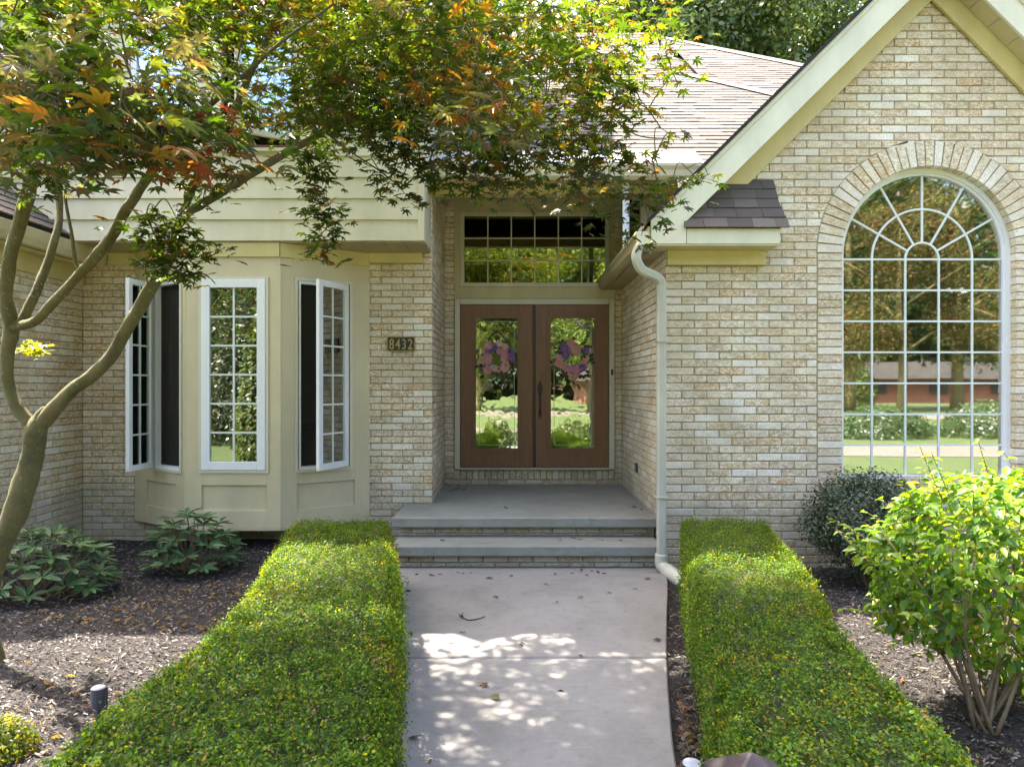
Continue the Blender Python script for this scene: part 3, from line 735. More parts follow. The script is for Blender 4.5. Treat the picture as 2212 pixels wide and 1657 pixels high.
def fr_of(p, q):
    """wall frame from p to q (xy), outward normal to the right-hand (camera) side"""
    p = V((p[0],p[1],0)); q = V((q[0],q[1],0)); u = (q-p).normalized(); return (p, u, V((u.y,-u.x,0)))
# bay
bp = [(-4.04,7.31),(-3.24,6.77),(-2.30,6.77),(-1.526,7.31)]
def bay_panel(p, q, win, rec):
    fr = fr_of(p, q); L = (V(q)-V(p)).length; m_ = MB(); zb, zt = .24, 2.94; w0, w1, a, b = win; t_ = -.05
    e = .0
    m_.lbox(fr, (e,t_,a-.001),(w0,0,b+.001)); m_.lbox(fr, (w1,t_,a-.001),(L-e,0,b+.001)); m_.lbox(fr, (e,t_,b),(L-e,0,zt))
    r0, r1, ra, rb = rec
    m_.lbox(fr, (e,t_,zb),(r0,0,a)); m_.lbox(fr, (r1,t_,zb),(L-e,0,a)); m_.lbox(fr, (r0,t_,rb),(r1,0,a)); m_.lbox(fr, (r0,t_,zb),(r1,0,ra))
    o = m_.build('bay_panel', M['bay'], house, bevel=.002)
    m_ = MB(); m_.lbox(fr, (r0+.001,t_,ra+.001),(r1-.001,-.022,rb-.001)); m_.build('recessed_panel', M['bay'], o)
    m_ = MB()
    for (c0, c1) in (((w0-.03,.001,a-.03),(w1+.03,.014,a-.001)),((w0-.03,.001,b+.001),(w1+.03,.014,b+.03)),((w0-.03,.001,a),(w0-.001,.014,b)),((w1+.001,.001,a),(w1+.03,.014,b))): m_.lbox(fr, c0, c1)
    m_.build('casing', M['vinyl_cream'], o)
    m_ = MB(); m_.lbox(fr, (0,-.04,2.935),(L,.022,3.075)); m_.build('frieze_board', M['frieze'], o, bevel=.003)
    return fr
f1 = bay_panel(bp[0], bp[1], (.40,.885,.815,2.72), (.24,.80,.41,.67))
f2 = bay_panel(bp[1], bp[2], (.165,.798,.828,2.714), (.16,.81,.425,.675))
f3 = bay_panel(bp[2], bp[3], (.175,.72,.815,2.72), (.17,.78,.41,.67))
m_ = MB()
for p in bp[1:3]: m_.lathe((p[0], p[1]+.012, 0), [(.016,.24),(.016,3.07)], 10)
m_.build('corner_bead', M['bay'], house)
m_ = MB(); m_.prism([(x,y,.225) for x, y in bp], (0,0,.014)); m_.build('bay_floor', M['bay'], house); m_ = MB(); m_.prism([(x,y,3.06) for x, y in bp], (0,0,.012)); m_.build('bay_ceiling', M['bay'], house)
window(f2, .165, .828, .633, 1.886, 2, 6, .082, 'closed white framed centre window of the bay', glass='glass_bay', nfront=.022)
def casement(fr, u_h, u_f, z0, z1, ang, flip):
    """open sash hinged at u_h; frame of the opening stays in the wall"""
    m_ = MB(); a, b = min(u_h, u_f), max(u_h, u_f); fwx = .022
    m_.lbox(fr,(a,-.06,z0),(a+fwx,.004,z1)); m_.lbox(fr,(b-fwx,-.06,z0),(b,.004,z1)); m_.lbox(fr,(a+fwx,-.06,z0),(b-fwx,.003,z0+.03)); m_.lbox(fr,(a+fwx,-.06,z1-.03),(b-fwx,.003,z1))
    m_.build('window_opening_frame', M['vinyl'], house)
    m_ = MB(); m_.lbox(fr,(a+fwx,-.058,z0+.03),(b-fwx,-.056,z1-.03)); m_.build('insect_screen', M['screen'], house)
    hinge = fr[0] + fr[1]*u_h + fr[2]*.012
    d = (fr[1] * (1 if u_f > u_h else -1)); d = Matrix.Rotation(ang, 4, 'Z').to_3x3() @ d; L = abs(u_f-u_h) - .012
    nn = Matrix.Rotation(ang, 4, 'Z').to_3x3() @ fr[2]
    if flip: fr2 = (hinge + d*L, -d, nn)
    else: fr2 = (hinge, d, nn)
    return fr2, L
m, t, p = new_mat('insect_screen'); t.nodes.remove(p); tr_ = N(t,'ShaderNodeBsdfTransparent'); tr_.inputs[0].default_value=(.6,.6,.6,1); df=N(t,'ShaderNodeBsdfDiffuse'); df.inputs[0].default_value=(.12,.11,.09,1)
mx_=N(t,'ShaderNodeMixShader'); mx_.inputs[0].default_value=.25; t.links.new(tr_.outputs[0],mx_.inputs[1]); t.links.new(df.outputs[0],mx_.inputs[2]); t.links.new(mx_.outputs[0],t.nodes['Material Output'].inputs[0]); M['screen']=m
# right sash: hinged at its right side, swung out toward the walk
fr2, L = casement(f3, .71, .185, .815, 2.72, 0, True)
th = math.atan2(6.742-7.173, -1.909+1.722); base = math.atan2(-f3[1].y, -f3[1].x)
fr2, L = (lambda h, d: ((h + d*.475, -d, V((d.y*-1*-1, -d.x, 0)).normalized()), .475))(f3[0]+f3[1]*.71+f3[2]*.012, V((math.cos(th), math.sin(th), 0)))
# outward face of the sash must look away from the hinge wall
nn = V((fr2[1].y, -fr2[1].x, 0)); fr2 = (fr2[0], fr2[1], nn)
window(fr2, 0, .82, L, 1.895, 2, 6, .062, 'right bay sash standing open', glass='glass_bay', depth=.04)
casement(f1, .40, .885, .815, 2.72, 0, True)
hx = f1[0]+f1[1]*.42+f1[2]*.012; d = V((-3.735,6.70,0)) - hx; d.z = 0; d.normalize(); Ls = .40
fr3 = (hx + d*Ls, -d, V((-d.y, d.x, 0)))
nn = V((d.y, -d.x, 0)); 
fr3 = (hx, d, V((d.y, -d.x, 0)))
fr3 = (hx + d*Ls, -d, V((-d.y, d.x, 0)) )
window(fr3, 0, .82, Ls, 1.895, 2, 6, .055, 'left bay sash standing open behind the tree limb', glass='glass_bay', depth=.04)
# upper windows
FRu = (V((0,YS,0)), V((1,0,0)), V((0,-1,0)))
window(FRu, WIN3[0]+.004, 4.03, WIN3[1]-WIN3[0]-.008, 1.5, 2, 4, .06, 'upper left window half hidden by leaves', glass='glass_hi', nfront=.01)
P_('window_casing', 'trim_light', (WIN2[0]-.09, YS-.035, 3.99), (WIN2[0]-.002, YS-.012, 5.5)); P_('window_casing', 'trim_light', (WIN2[1]+.002, YS-.035, 3.99), (WIN2[1]+.07, YS-.012, 5.5))
P_('window_sill', 'trim_light', (WIN2[0]-.09, YS-.05, 3.965), (WIN2[1]+.07, YS+.02, 4.0)); P_('window_sill', 'red_house', (WIN2[0]-.0, YS-.056, 4.002), (WIN2[1]+.0, YS+.02, 4.018))
P_('window_sill', 'trim_light', (WIN3[0]-.09, YS-.05, 3.985), (WIN3[1]+.07, YS+.02, 4.02))
hz = V((WIN2[1]-.02, YS-.02, 0)); d = (V((xat(508,6.42),6.42,0)) - hz); Lw = d.length; d.normalize()
window((hz + d*Lw, -d, V((-d.y, d.x, 0)) if (-d.y) * 0 + d.x < 0 else V((d.y,-d.x,0))), 0, 4.06, Lw, 1.4, 3, 3, .05, 'upper window sash reflecting the sky', glass='glass_hi', framemat='vinyl_cream', depth=.04)

# arched window
YA = 6.333
m_ = MB(); r1, r2 = .735, .797
def arcpts(r, n_=40, a0=0, a1=math.pi): return [(XC + r*math.cos(a0+(a1-a0)*i/n_), ZS + r*math.sin(a0+(a1-a0)*i/n_)) for i in range(n_+1)]
def ring(m_, r1, r2, y0, y1, zc=ZS, a0=0, a1=math.pi, n_=40):
    for i in range(n_):
        t0 = a0+(a1-a0)*i/n_; t1 = a0+(a1-a0)*(i+1)/n_
        m_.prism([(XC+r2*math.cos(t0),y0,zc+r2*math.sin(t0)),(XC+r1*math.cos(t0),y0,zc+r1*math.sin(t0)),(XC+r1*math.cos(t1),y0,zc+r1*math.sin(t1)),(XC+r2*math.cos(t1),y0,zc+r2*math.sin(t1))], (0,y1-y0,0))
ring(m_, r1+.02, r2, YA-.045, YA+.05); ring(m_, r1, r1+.022, YA-.025, YA+.03)
for s in (-1, 1):
    m_.box((XC+s*(r1+.02),YA-.045,.84),(XC+s*r2,YA+.05,ZS)); m_.box((XC+s*r1,YA-.025,.84),(XC+s*(r1+.022),YA+.03,ZS))
m_.box((XC-r2,YA-.06,.79),(XC+r2,YA+.05,.84))
aw = m_.build('arched_window', M['vinyl'], house); aw['label'] = 'tall arched window with fan muntins'
ZM = 2.830; zb = [ZM - .2865*i for i in range(7)]; xs = [XC-.464, XC-.155, XC+.155, XC+.464]; g = .0085; ya, yb = YA-.012, YA+.006
m_ = MB()
for z_ in zb: m_.box((XC-r1,ya+.001,z_-g),(XC+r1,yb-.001,z_+g))
for x_ in xs: m_.box((x_-g,ya,.84),(x_+g,yb,ZM))
ring(m_, .155-g, .155+g, ya, yb, ZM, n_=24); ring(m_, .464-g, .464+g, ya, yb, ZM, n_=36)
for a in (-60,-30,0,30,60):
    dx, dz = math.sin(R(a)), math.cos(R(a)); px_, pz_ = dz*g, -dx*g; ro = r1 + .03
    m_.prism([(XC+dx*.155-px_,ya+.0005,ZM+dz*.155-pz_),(XC+dx*.155+px_,ya+.0005,ZM+dz*.155+pz_),(XC+dx*ro+px_,ya+.0005,ZM+dz*ro+pz_),(XC+dx*ro-px_,ya+.0005,ZM+dz*ro-pz_)], (0,yb-ya-.001,0))
m_.build('muntin', M['muntin'], aw)
xe = [XC-r1] + xs + [XC+r1]; ze = [.84] + zb[::-1][1:] if zb[-1] < .9 else [.84] + zb[::-1]
ze = [.84] + [q for q in zb[::-1] if q > .9]
for i in range(5):
    for j in range(len(ze)-1): m_ = MB(); m_.box((xe[i]+.003,YA-.004,ze[j]+.003),(xe[i+1]-.003,YA,ze[j+1]-.003)); m_.build('pane', M['glass'], aw)
def fan(r_in, r_out, a0, a1, full_c=False):
    n_ = 10; pts = []
    for i in range(n_+1): a = R(a0+(a1-a0)*i/n_); pts.append((XC+r_out*math.sin(a), YA-.004, ZM+r_out*math.cos(a)))
    if r_in > 0:
        for i in range(n_, -1, -1): a = R(a0+(a1-a0)*i/n_); pts.append((XC+r_in*math.sin(a), YA-.004, ZM+r_in*math.cos(a)))
    m_ = MB(); m_.prism(pts, (0,.004,0)); m_.build('pane', M['glass'], aw)
fan(0, .153, -90, 90)
for a in range(-90, 90, 30): fan(.157, .462, a+.4, a+29.6); fan(.466, r1+.034, a+.3, a+29.7)

# ---- entrance
YD = 8.69
FRd = (V((0,YD,0)), V((1,0,0)), V((0,-1,0)))
dx0, dx1 = -.729, 1.303
for a, b in (((dx0,YD-.02,.604),(dx0+.068,YD+.08,2.765)),((dx1-.068,YD-.02,.604),(dx1,YD+.08,2.765)),((dx0+.069,YD-.02,2.697),(dx1-.069,YD+.08,2.765))): P_('door_jamb', 'vinyl_cream', a, b)
P_('threshold', 'pipe', (dx0+.06,YD-.05,.600),(dx1-.06,YD+.08,.622))
P_('transom_panel', 'trim', (-.735,YD+.005,2.767),(1.307,YD+.07,2.925)); P_('transom_panel', 'trim', (-.735,YD+.005,3.87),(1.307,YD+.07,4.12))
P_('transom_panel', 'trim', (-.735,YD+.005,2.925),(-.655,YD+.07,3.87)); P_('transom_panel', 'trim', (1.235,YD+.005,2.925),(1.307,YD+.07,3.87))
window(FRd, -.655, 2.925, 1.89, .945, 6, 3, .048, 'transom window over the double door', 'vinyl_cream', 'glass_tr' if 'glass_tr' in M else 'glass_bay', .016, .06, .012, 'vinyl_cream')
def door(xa, xb, ga, gb, label):
    z0, z1 = .626, 2.694; gz0, gz1 = .845, 2.545; y0, y1 = YD+.0, YD+.045; m_ = MB()
    m_.box((xa,y0,z0),(ga,y1,z1)); m_.box((gb,y0,z0),(xb,y1,z1)); m_.box((ga,y0,z0),(gb,y1,gz0)); m_.box((ga,y0,gz1),(gb,y1,z1))
    d_ = m_.build('door', M['door'], house, bevel=.002); d_['label'] = label
    m_ = MB(); w_ = .03
    for k_, (yy, ww) in enumerate(((y0-.014, .018), (y0-.008, .036))):
        m_.box((ga-.012,yy,gz0-.012),(ga-.012+ww,y0-.001+k_*.0005,gz1+.012)); m_.box((gb+.012-ww,yy,gz0-.012),(gb+.012,y0-.001+k_*.0005,gz1+.012))
        m_.box((ga-.012+ww,yy,gz0-.012),(gb+.012-ww,y0-.001+k_*.0005,gz0-.012+ww)); m_.box((ga-.012+ww,yy,gz1+.012-ww),(gb+.012-ww,y0-.001+k_*.0005,gz1+.012))
    m_.build('glass_moulding', M['door'], d_)
    m_ = MB(); m_.box((ga+.02,y0+.01,gz0+.02),(gb-.02,y0+.016,gz1-.02)); m_.build('glass_panel', M['glass_door'], d_)
    m_ = MB(); e = .062
    for a, b in (((ga+e,0,gz0+e),(ga+e+.006,0,gz1-e)),((gb-e-.006,0,gz0+e),(gb-e,0,gz1-e)),((ga+e,0,gz0+e),(gb-e,0,gz0+e+.006)),((ga+e,0,gz1-e-.006),(gb-e,0,gz1-e))):
        m_.box((a[0],y0+.006,a[2]),(b[0],y0+.0095,b[2]))
    m_.build('glass_bevel', M['pipe'], d_)
    return d_
d1 = door(-.655, .262, xat(1024,YD), xat(1122,YD), 'left leaf of the brown entrance door')
d2 = door(.300, 1.229, xat(1186,YD), xat(1288,YD), 'right leaf of the brown entrance door, with the handle')
P_('astragal', 'door', (.266,YD-.008,.626),(.276,YD+.05,2.694)); P_('astragal', 'black', (.277,YD+.012,.626),(.299,YD+.05,2.694), 0)
hxx = .356
m_ = MB(); m_.prism([(hxx+dx_,YD-.012,z_) for dx_, z_ in ((0,1.73),(.02,1.70),(.034,1.645),(.026,1.58),(.01,1.53),(0,1.50),(-.01,1.53),(-.026,1.58),(-.034,1.645),(-.02,1.70))], (0,.011,0))
m_.prism([(hxx+dx_,YD-.012,z_) for dx_, z_ in ((0,1.36),(.02,1.33),(.026,1.29),(.01,1.26),(0,1.235),(-.01,1.26),(-.026,1.29),(-.02,1.33))], (0,.011,0))
m_.tube([(hxx,YD-.01,1.56),(hxx,YD-.055,1.55),(hxx,YD-.068,1.49),(hxx,YD-.062,1.40),(hxx,YD-.045,1.33),(hxx,YD-.01,1.31)], [.012,.011,.010,.009,.009,.011], 8)
m_.lathe((hxx,YD-.03,1.655),[(.024,-.006),(.024,.012),(.018,.018)],14,'Y'); m_.tube([(hxx,YD-.055,1.575),(hxx,YD-.085,1.585)],.007,6)
m_.build('handle', M['iron'], d2)
P_('doorbell', 'maroon', (1.258,YD-.034,1.80),(1.282,YD-.021,1.87)); P_('outlet_cover', 'greyblue', (1.375,7.57,.70),(1.397,7.67,.80))

# interiors (closed rooms behind the glass)
def room(name, a, b, open_side='y0', col='cut'):
    x0,y0,z0 = a; x1,y1,z1 = b; m_ = MB(); t_ = .05
    m_.box((x0,y1,z0),(x1,y1+t_,z1)); m_.box((x0-t_,y0,z0),(x0,y1,z1)); m_.box((x1,y0,z0),(x1+t_,y1,z1)); m_.box((x0,y0,z0-t_),(x1,y1,z0)); m_.box((x0,y0,z1),(x1,y1,z1+t_))
    m_.build(name, M[col], house)
m_ = MB(); m_.box((-4.5,10.8,.32),(-.95,10.85,2.95))
m_.box((-4.55,7.34,.32),(-4.5,10.8,2.95)); m_.box((-.95,7.34,.32),(-.90,10.8,2.95)); m_.box((-4.5,7.34,.27),(-.95,10.8,.32)); m_.box((-4.5,7.34,2.95),(-.95,10.8,3.0)); m_.build('room_wall', M['cut'], house)
for xa, ya, n_ in ((-3.80,7.38,4),(-1.98,7.30,3),(-3.32,6.93,2)):
    m_ = MB()
    for i in range(n_): m_.tube([(xa+i*.035, ya+(i%2)*.02, .85),(xa+i*.035+.004, ya+(i%2)*.02, 2.75)], .020, 8)
    m_.build('curtain', M['trim_light'], house, smooth=True, kind='stuff')
m_ = MB(); m_.box((-3.1,9.2,.32),(-2.2,9.9,1.05)); m_.box((-3.5,9.0,1.05),(-1.9,10.1,1.10)); m_.build('kitchen_table', M['door'], house)
room('room_wall', (-.84,8.82,.6), (1.34,12.2,4.2)); room('room_wall', (2.75,6.42,.3), (5.2,10.5,3.75)); room('room_wall', (-7,6.80,3.3), (-1,10,5.5))
m_ = MB()
for i in range(22): m_.box((-.78+i*.095,11.2,3.05),(-.765+i*.095,11.22,3.95))
m_.box((-.84,11.18,3.95),(1.34,11.25,4.0)); m_.box((-.84,11.18,3.1),(1.34,11.23,3.13)); m_.build('stair_railing', M['black'], house)
m_ = MB(); m_.box((-.84,11.15,2.9),(1.34,12.1,3.05)); m_.build('landing', M['cut'], house)

# ================================================================ STEPS
steps = empty('entrance_steps', (0.1, 6.6, 0)); tag(steps, 'two concrete steps on brick risers leading up to the brown double door', 'steps')
def slab(a, b, lab=None):
    m_ = MB(); m_.box(a, b); o = m_.build('slab', M['step'], steps, bevel=.012); 
    if lab: o['label'] = lab
slab((-1.147,6.52,.304),(1.392,7.30,.404), 'upper slab, the porch floor'); 
m_ = MB(); m_.box((-.850,7.302,.300),(1.392,8.692,.4035)); m_.build('slab', M['step'], steps)
slab((-1.104,6.19,.111),(1.37,6.60,.211), 'lower step slab')
m_ = MB(); m_.box((-1.09,6.63,.1),(1.38,7.29,.303)); m_.box((-1.06,6.285,-.1),(1.35,6.58,.11)); m_.build('riser_mortar', M['mortar'], steps)
def riser(y, z0, zt, xa, xb, dy=.02):
    z = zt; r = 0
    while z > z0 + .015:
        zb_ = max(z0, z-.0611); x_ = xa - (0 if r % 2 else .11)
        while x_ < xb:
            a, b = max(xa, x_), min(xb, x_+.2175)
            if b-a > .03:
                v, f = brick_shape(a,a,b,b,zb_,z,.03); m_ = MB(); m_.add([V((p[0], y-p[1], p[2])) for p in v], f); o = m_.build('brick', M['brick_o'], steps); o.color = tuple(c*.8 for c in bcol())+(1,)
            x_ += .2275
        z -= .0711; r += 1
riser(6.615, .212, .299, -1.085, 1.375); riser(6.265, .0, .106, -1.06, 1.35)
for (zb_, zt_) in ((.225,.286),):
    for yy in (6.64,6.87,7.09):
        m_ = MB(); m_.box((-1.10,yy,zb_),(-1.07,yy+.21,zt_)); o = m_.build('brick', M['brick_o'], steps); o.color = bcol()+(1,)

# ================================================================ PLAQUE, WREATHS
pq = empty('house_number_plaque', (xat(866,7.29), 7.285, 2.11)); tag(pq, 'small black and brass plaque reading 8432 on the brick pier', 'house number')
cx_, cz_ = pq.location.x, 2.108; W2, H2 = .150, .080
m_ = MB(); m_.prism([(cx_+a*W2,7.306,cz_+b*H2) for a, b in ((-1,-.8),(-.9,-1),(.9,-1),(1,-.8),(1,.8),(.9,1),(-.9,1),(-1,.8))], (0,-.014,0)); m_.build('plate', M['black'], pq)
m_ = MB()
for a, b in (((-W2+.004,-H2+.004),(W2-.004,-H2+.010)),((-W2+.004,H2-.010),(W2-.004,H2-.004)),((-W2+.004,-H2+.01),(-W2+.010,H2-.01)),((W2-.010,-H2+.01),(W2-.004,H2-.01))): m_.box((cx_+a[0],7.288,cz_+a[1]),(cx_+b[0],7.292,cz_+b[1]))
m_.build('border', M['brass'], pq)
for i, ch in enumerate('8432'):
    cu = bpy.data.curves.new('digit', 'FONT'); cu.body = ch; cu.size = .155; cu.extrude = .003; cu.align_x = 'CENTER'; cu.offset = .0008
    to = bpy.data.objects.new('tmp', cu); C.objects.link(to); dg = bpy.context.evaluated_depsgraph_get(); me = bpy.data.meshes.new_from_object(to.evaluated_get(dg)); bpy.data.objects.remove(to)
    me.materials.clear(); me.materials.append(M['brass']); o = bpy.data.objects.new('digit', me); C.objects.link(o); o.parent = pq; o.matrix_parent_inverse = world_of(pq).inverted()
    o.matrix_basis = Matrix.Translation((cx_-.099+i*.066, 7.289, cz_-.055)) @ Matrix.Rotation(R(90),4,'X') @ Matrix.Diagonal((.72,1,1,1))

leafD = single_leaf_mesh('wreath_leaf', 'oval', M['petal'])
def flower(parent, c, r, col):
    m_ = MB(); npet = 7
    for lay, (rr, tilt, nz) in enumerate(((1.0,.35,7),(.66,.8,6),(.34,1.3,4))):
        for k in range(nz):
            a = 2*math.pi*k/nz + lay*.5; d = V((math.cos(a), -math.sin(tilt)*.6, math.sin(a))).normalized(); s = V((-math.sin(a),0,math.cos(a)))
            p0 = c; p1 = c + d*r*rr*.6 + s*r*.33; p2 = c + d*r*rr + V((0,.0,0)); p3 = c + d*r*rr*.6 - s*r*.33; mid = c + d*r*rr*.55 + V((0,.12*r,0))
            m_.add([p0,p1,p2,p3,mid],[(0,1,4),(1,2,4),(2,3,4),(3,0,4)])
    o = m_.build('flower', M['petal'], parent); o.color = col + (1,)
def wreath(cx0, cz0, label, seed, lean):
    random.seed(seed); y = YD-.045; w_ = empty('wreath', (cx0, y, cz0)); tag(w_, label, 'wreath', 'flower wreaths on the entrance door')
    m_ = MB()
    for k in range(5):
        r = .175 + random.uniform(-.02,.02); ph = random.random()*6; pts = [V((cx0+r*math.cos(a)+.012*math.cos(5*a+ph), y+.01+.012*math.sin(7*a+ph), cz0+r*1.05*math.sin(a)+.012*math.sin(4*a+ph))) for a in [i*2*math.pi/28 for i in range(29)]]
        m_.tube(pts, .008, 5, cap=False)
    for k in range(26):
        a = random.random()*2*math.pi; r = .18; p = V((cx0+r*math.cos(a), y, cz0+r*math.sin(a))); q = p + V((math.cos(a+random.uniform(-.8,.8)), random.uniform(-.5,-.1), math.sin(a+random.uniform(-.8,.8))))*random.uniform(.05,.11)
        m_.tube([p,(p+q)/2+V((0,-.01,0)),q], [.003,.0025,.0015], 4)
    m_.build('twig_ring', M['stem'], w_)
    cols = [(.80,.45,.42),(.82,.55,.45),(.34,.20,.50),(.84,.58,.42),(.80,.72,.55),(.75,.40,.50),(.80,.50,.45)]
    for k in range(22):
        a = k*2*math.pi/22*1.7 + random.uniform(-.2,.2) + lean; r = .165 + random.uniform(-.065,.05)
        flower(w_, V((cx0+r*math.cos(a), y-.03+random.uniform(-.01,.01), cz0+r*1.05*math.sin(a))), random.uniform(.048,.074), random.choice(cols))
    for k in range(90):
        a = random.random()*6.28; r = .18+random.uniform(-.09,.09); c = random.choice([(.05,.08,.025),(.10,.12,.04),(.16,.17,.10),(.03,.05,.02),(.22,.16,.20)])
        leaf_obj(leafD, 'leaf', w_, (cx0+r*math.cos(a), y-.015+random.uniform(-.02,.01), cz0+r*math.sin(a)), (random.uniform(-.6,.6),-1,random.uniform(-.6,.6)), (math.cos(a+random.uniform(-1,1)),0,math.sin(a+random.uniform(-1,1))), random.uniform(.035,.065), c)
    if lean == 0:
        m_ = MB(); m_.tube([V(q) for q in cr([(cx0-.13,y+.015,cz0+.12),(cx0-.10,y+.02,cz0+.28),(cx0+.0,y+.02,cz0+.36),(cx0+.11,y+.02,cz0+.26),(cx0+.14,y+.015,cz0+.10)],5)], .009, 5); m_.build('ribbon', M['iron'], w_)
    return w_
wreath(xat(1074,YD), zat(778,YD), 'pink and purple flower wreath on the left door leaf, hung from a dark loop', 3, 0)
wreath(xat(1236,YD), zat(778,YD), 'pink and purple flower wreath on the right door leaf beside the handle', 11, 1.1)
random.seed(21)

sc = empty('suncatcher', (xat(474,6.80),6.80,zat(700,6.80))); tag(sc, 'small white flower shaped suncatcher hanging inside the centre bay window', 'ornament')
q = sc.location; m_ = MB(); m_.lathe((q.x,q.y,q.z-.045),[(.03,-.006),(.036,0),(.03,.006)],16,'Y'); m_.build('disc', M['lens'], sc)
m_ = MB()
for k in range(6): a_ = k*math.pi/3; m_.lathe((q.x+.028*math.cos(a_),q.y,q.z+.03+.028*math.sin(a_)),[(.013,-.004),(.016,0),(.013,.004)],8,'Y')
m_.build('petals', M['vinyl'], sc, kind='stuff'); m_ = MB(); m_.tube([(q.x,q.y,q.z+.06),(q.x,q.y,2.62)],.0012,4); m_.build('thread', M['iron'], sc)
s2 = empty('suncatcher', (xat(1992,6.37),6.37,zat(722,6.37))); tag(s2, 'round glass suncatcher hanging behind the arched window', 'ornament')
q = s2.location; m_ = MB()
for i in range(28):
    a0, a1 = i*math.pi/14, (i+1)*math.pi/14; m_.prism([(q.x+.082*math.cos(a0),q.y,q.z+.09*math.sin(a0)),(q.x+.075*math.cos(a0),q.y,q.z+.083*math.sin(a0)),(q.x+.075*math.cos(a1),q.y,q.z+.083*math.sin(a1)),(q.x+.082*math.cos(a1),q.y,q.z+.09*math.sin(a1))],(0,.006,0))
m_.build('rim', M['lens'], s2); m_ = MB(); m_.tube([V(k) for k in cr([(q.x+.03,q.y,q.z+.05),(q.x-.03,q.y,q.z+.03),(q.x+.03,q.y,q.z-.01),(q.x-.02,q.y,q.z-.05)],5)],.004,6); m_.tube([(q.x,q.y,q.z+.09),(q.x,q.y,2.82)],.0012,4); m_.build('motif', M['lens'], s2)
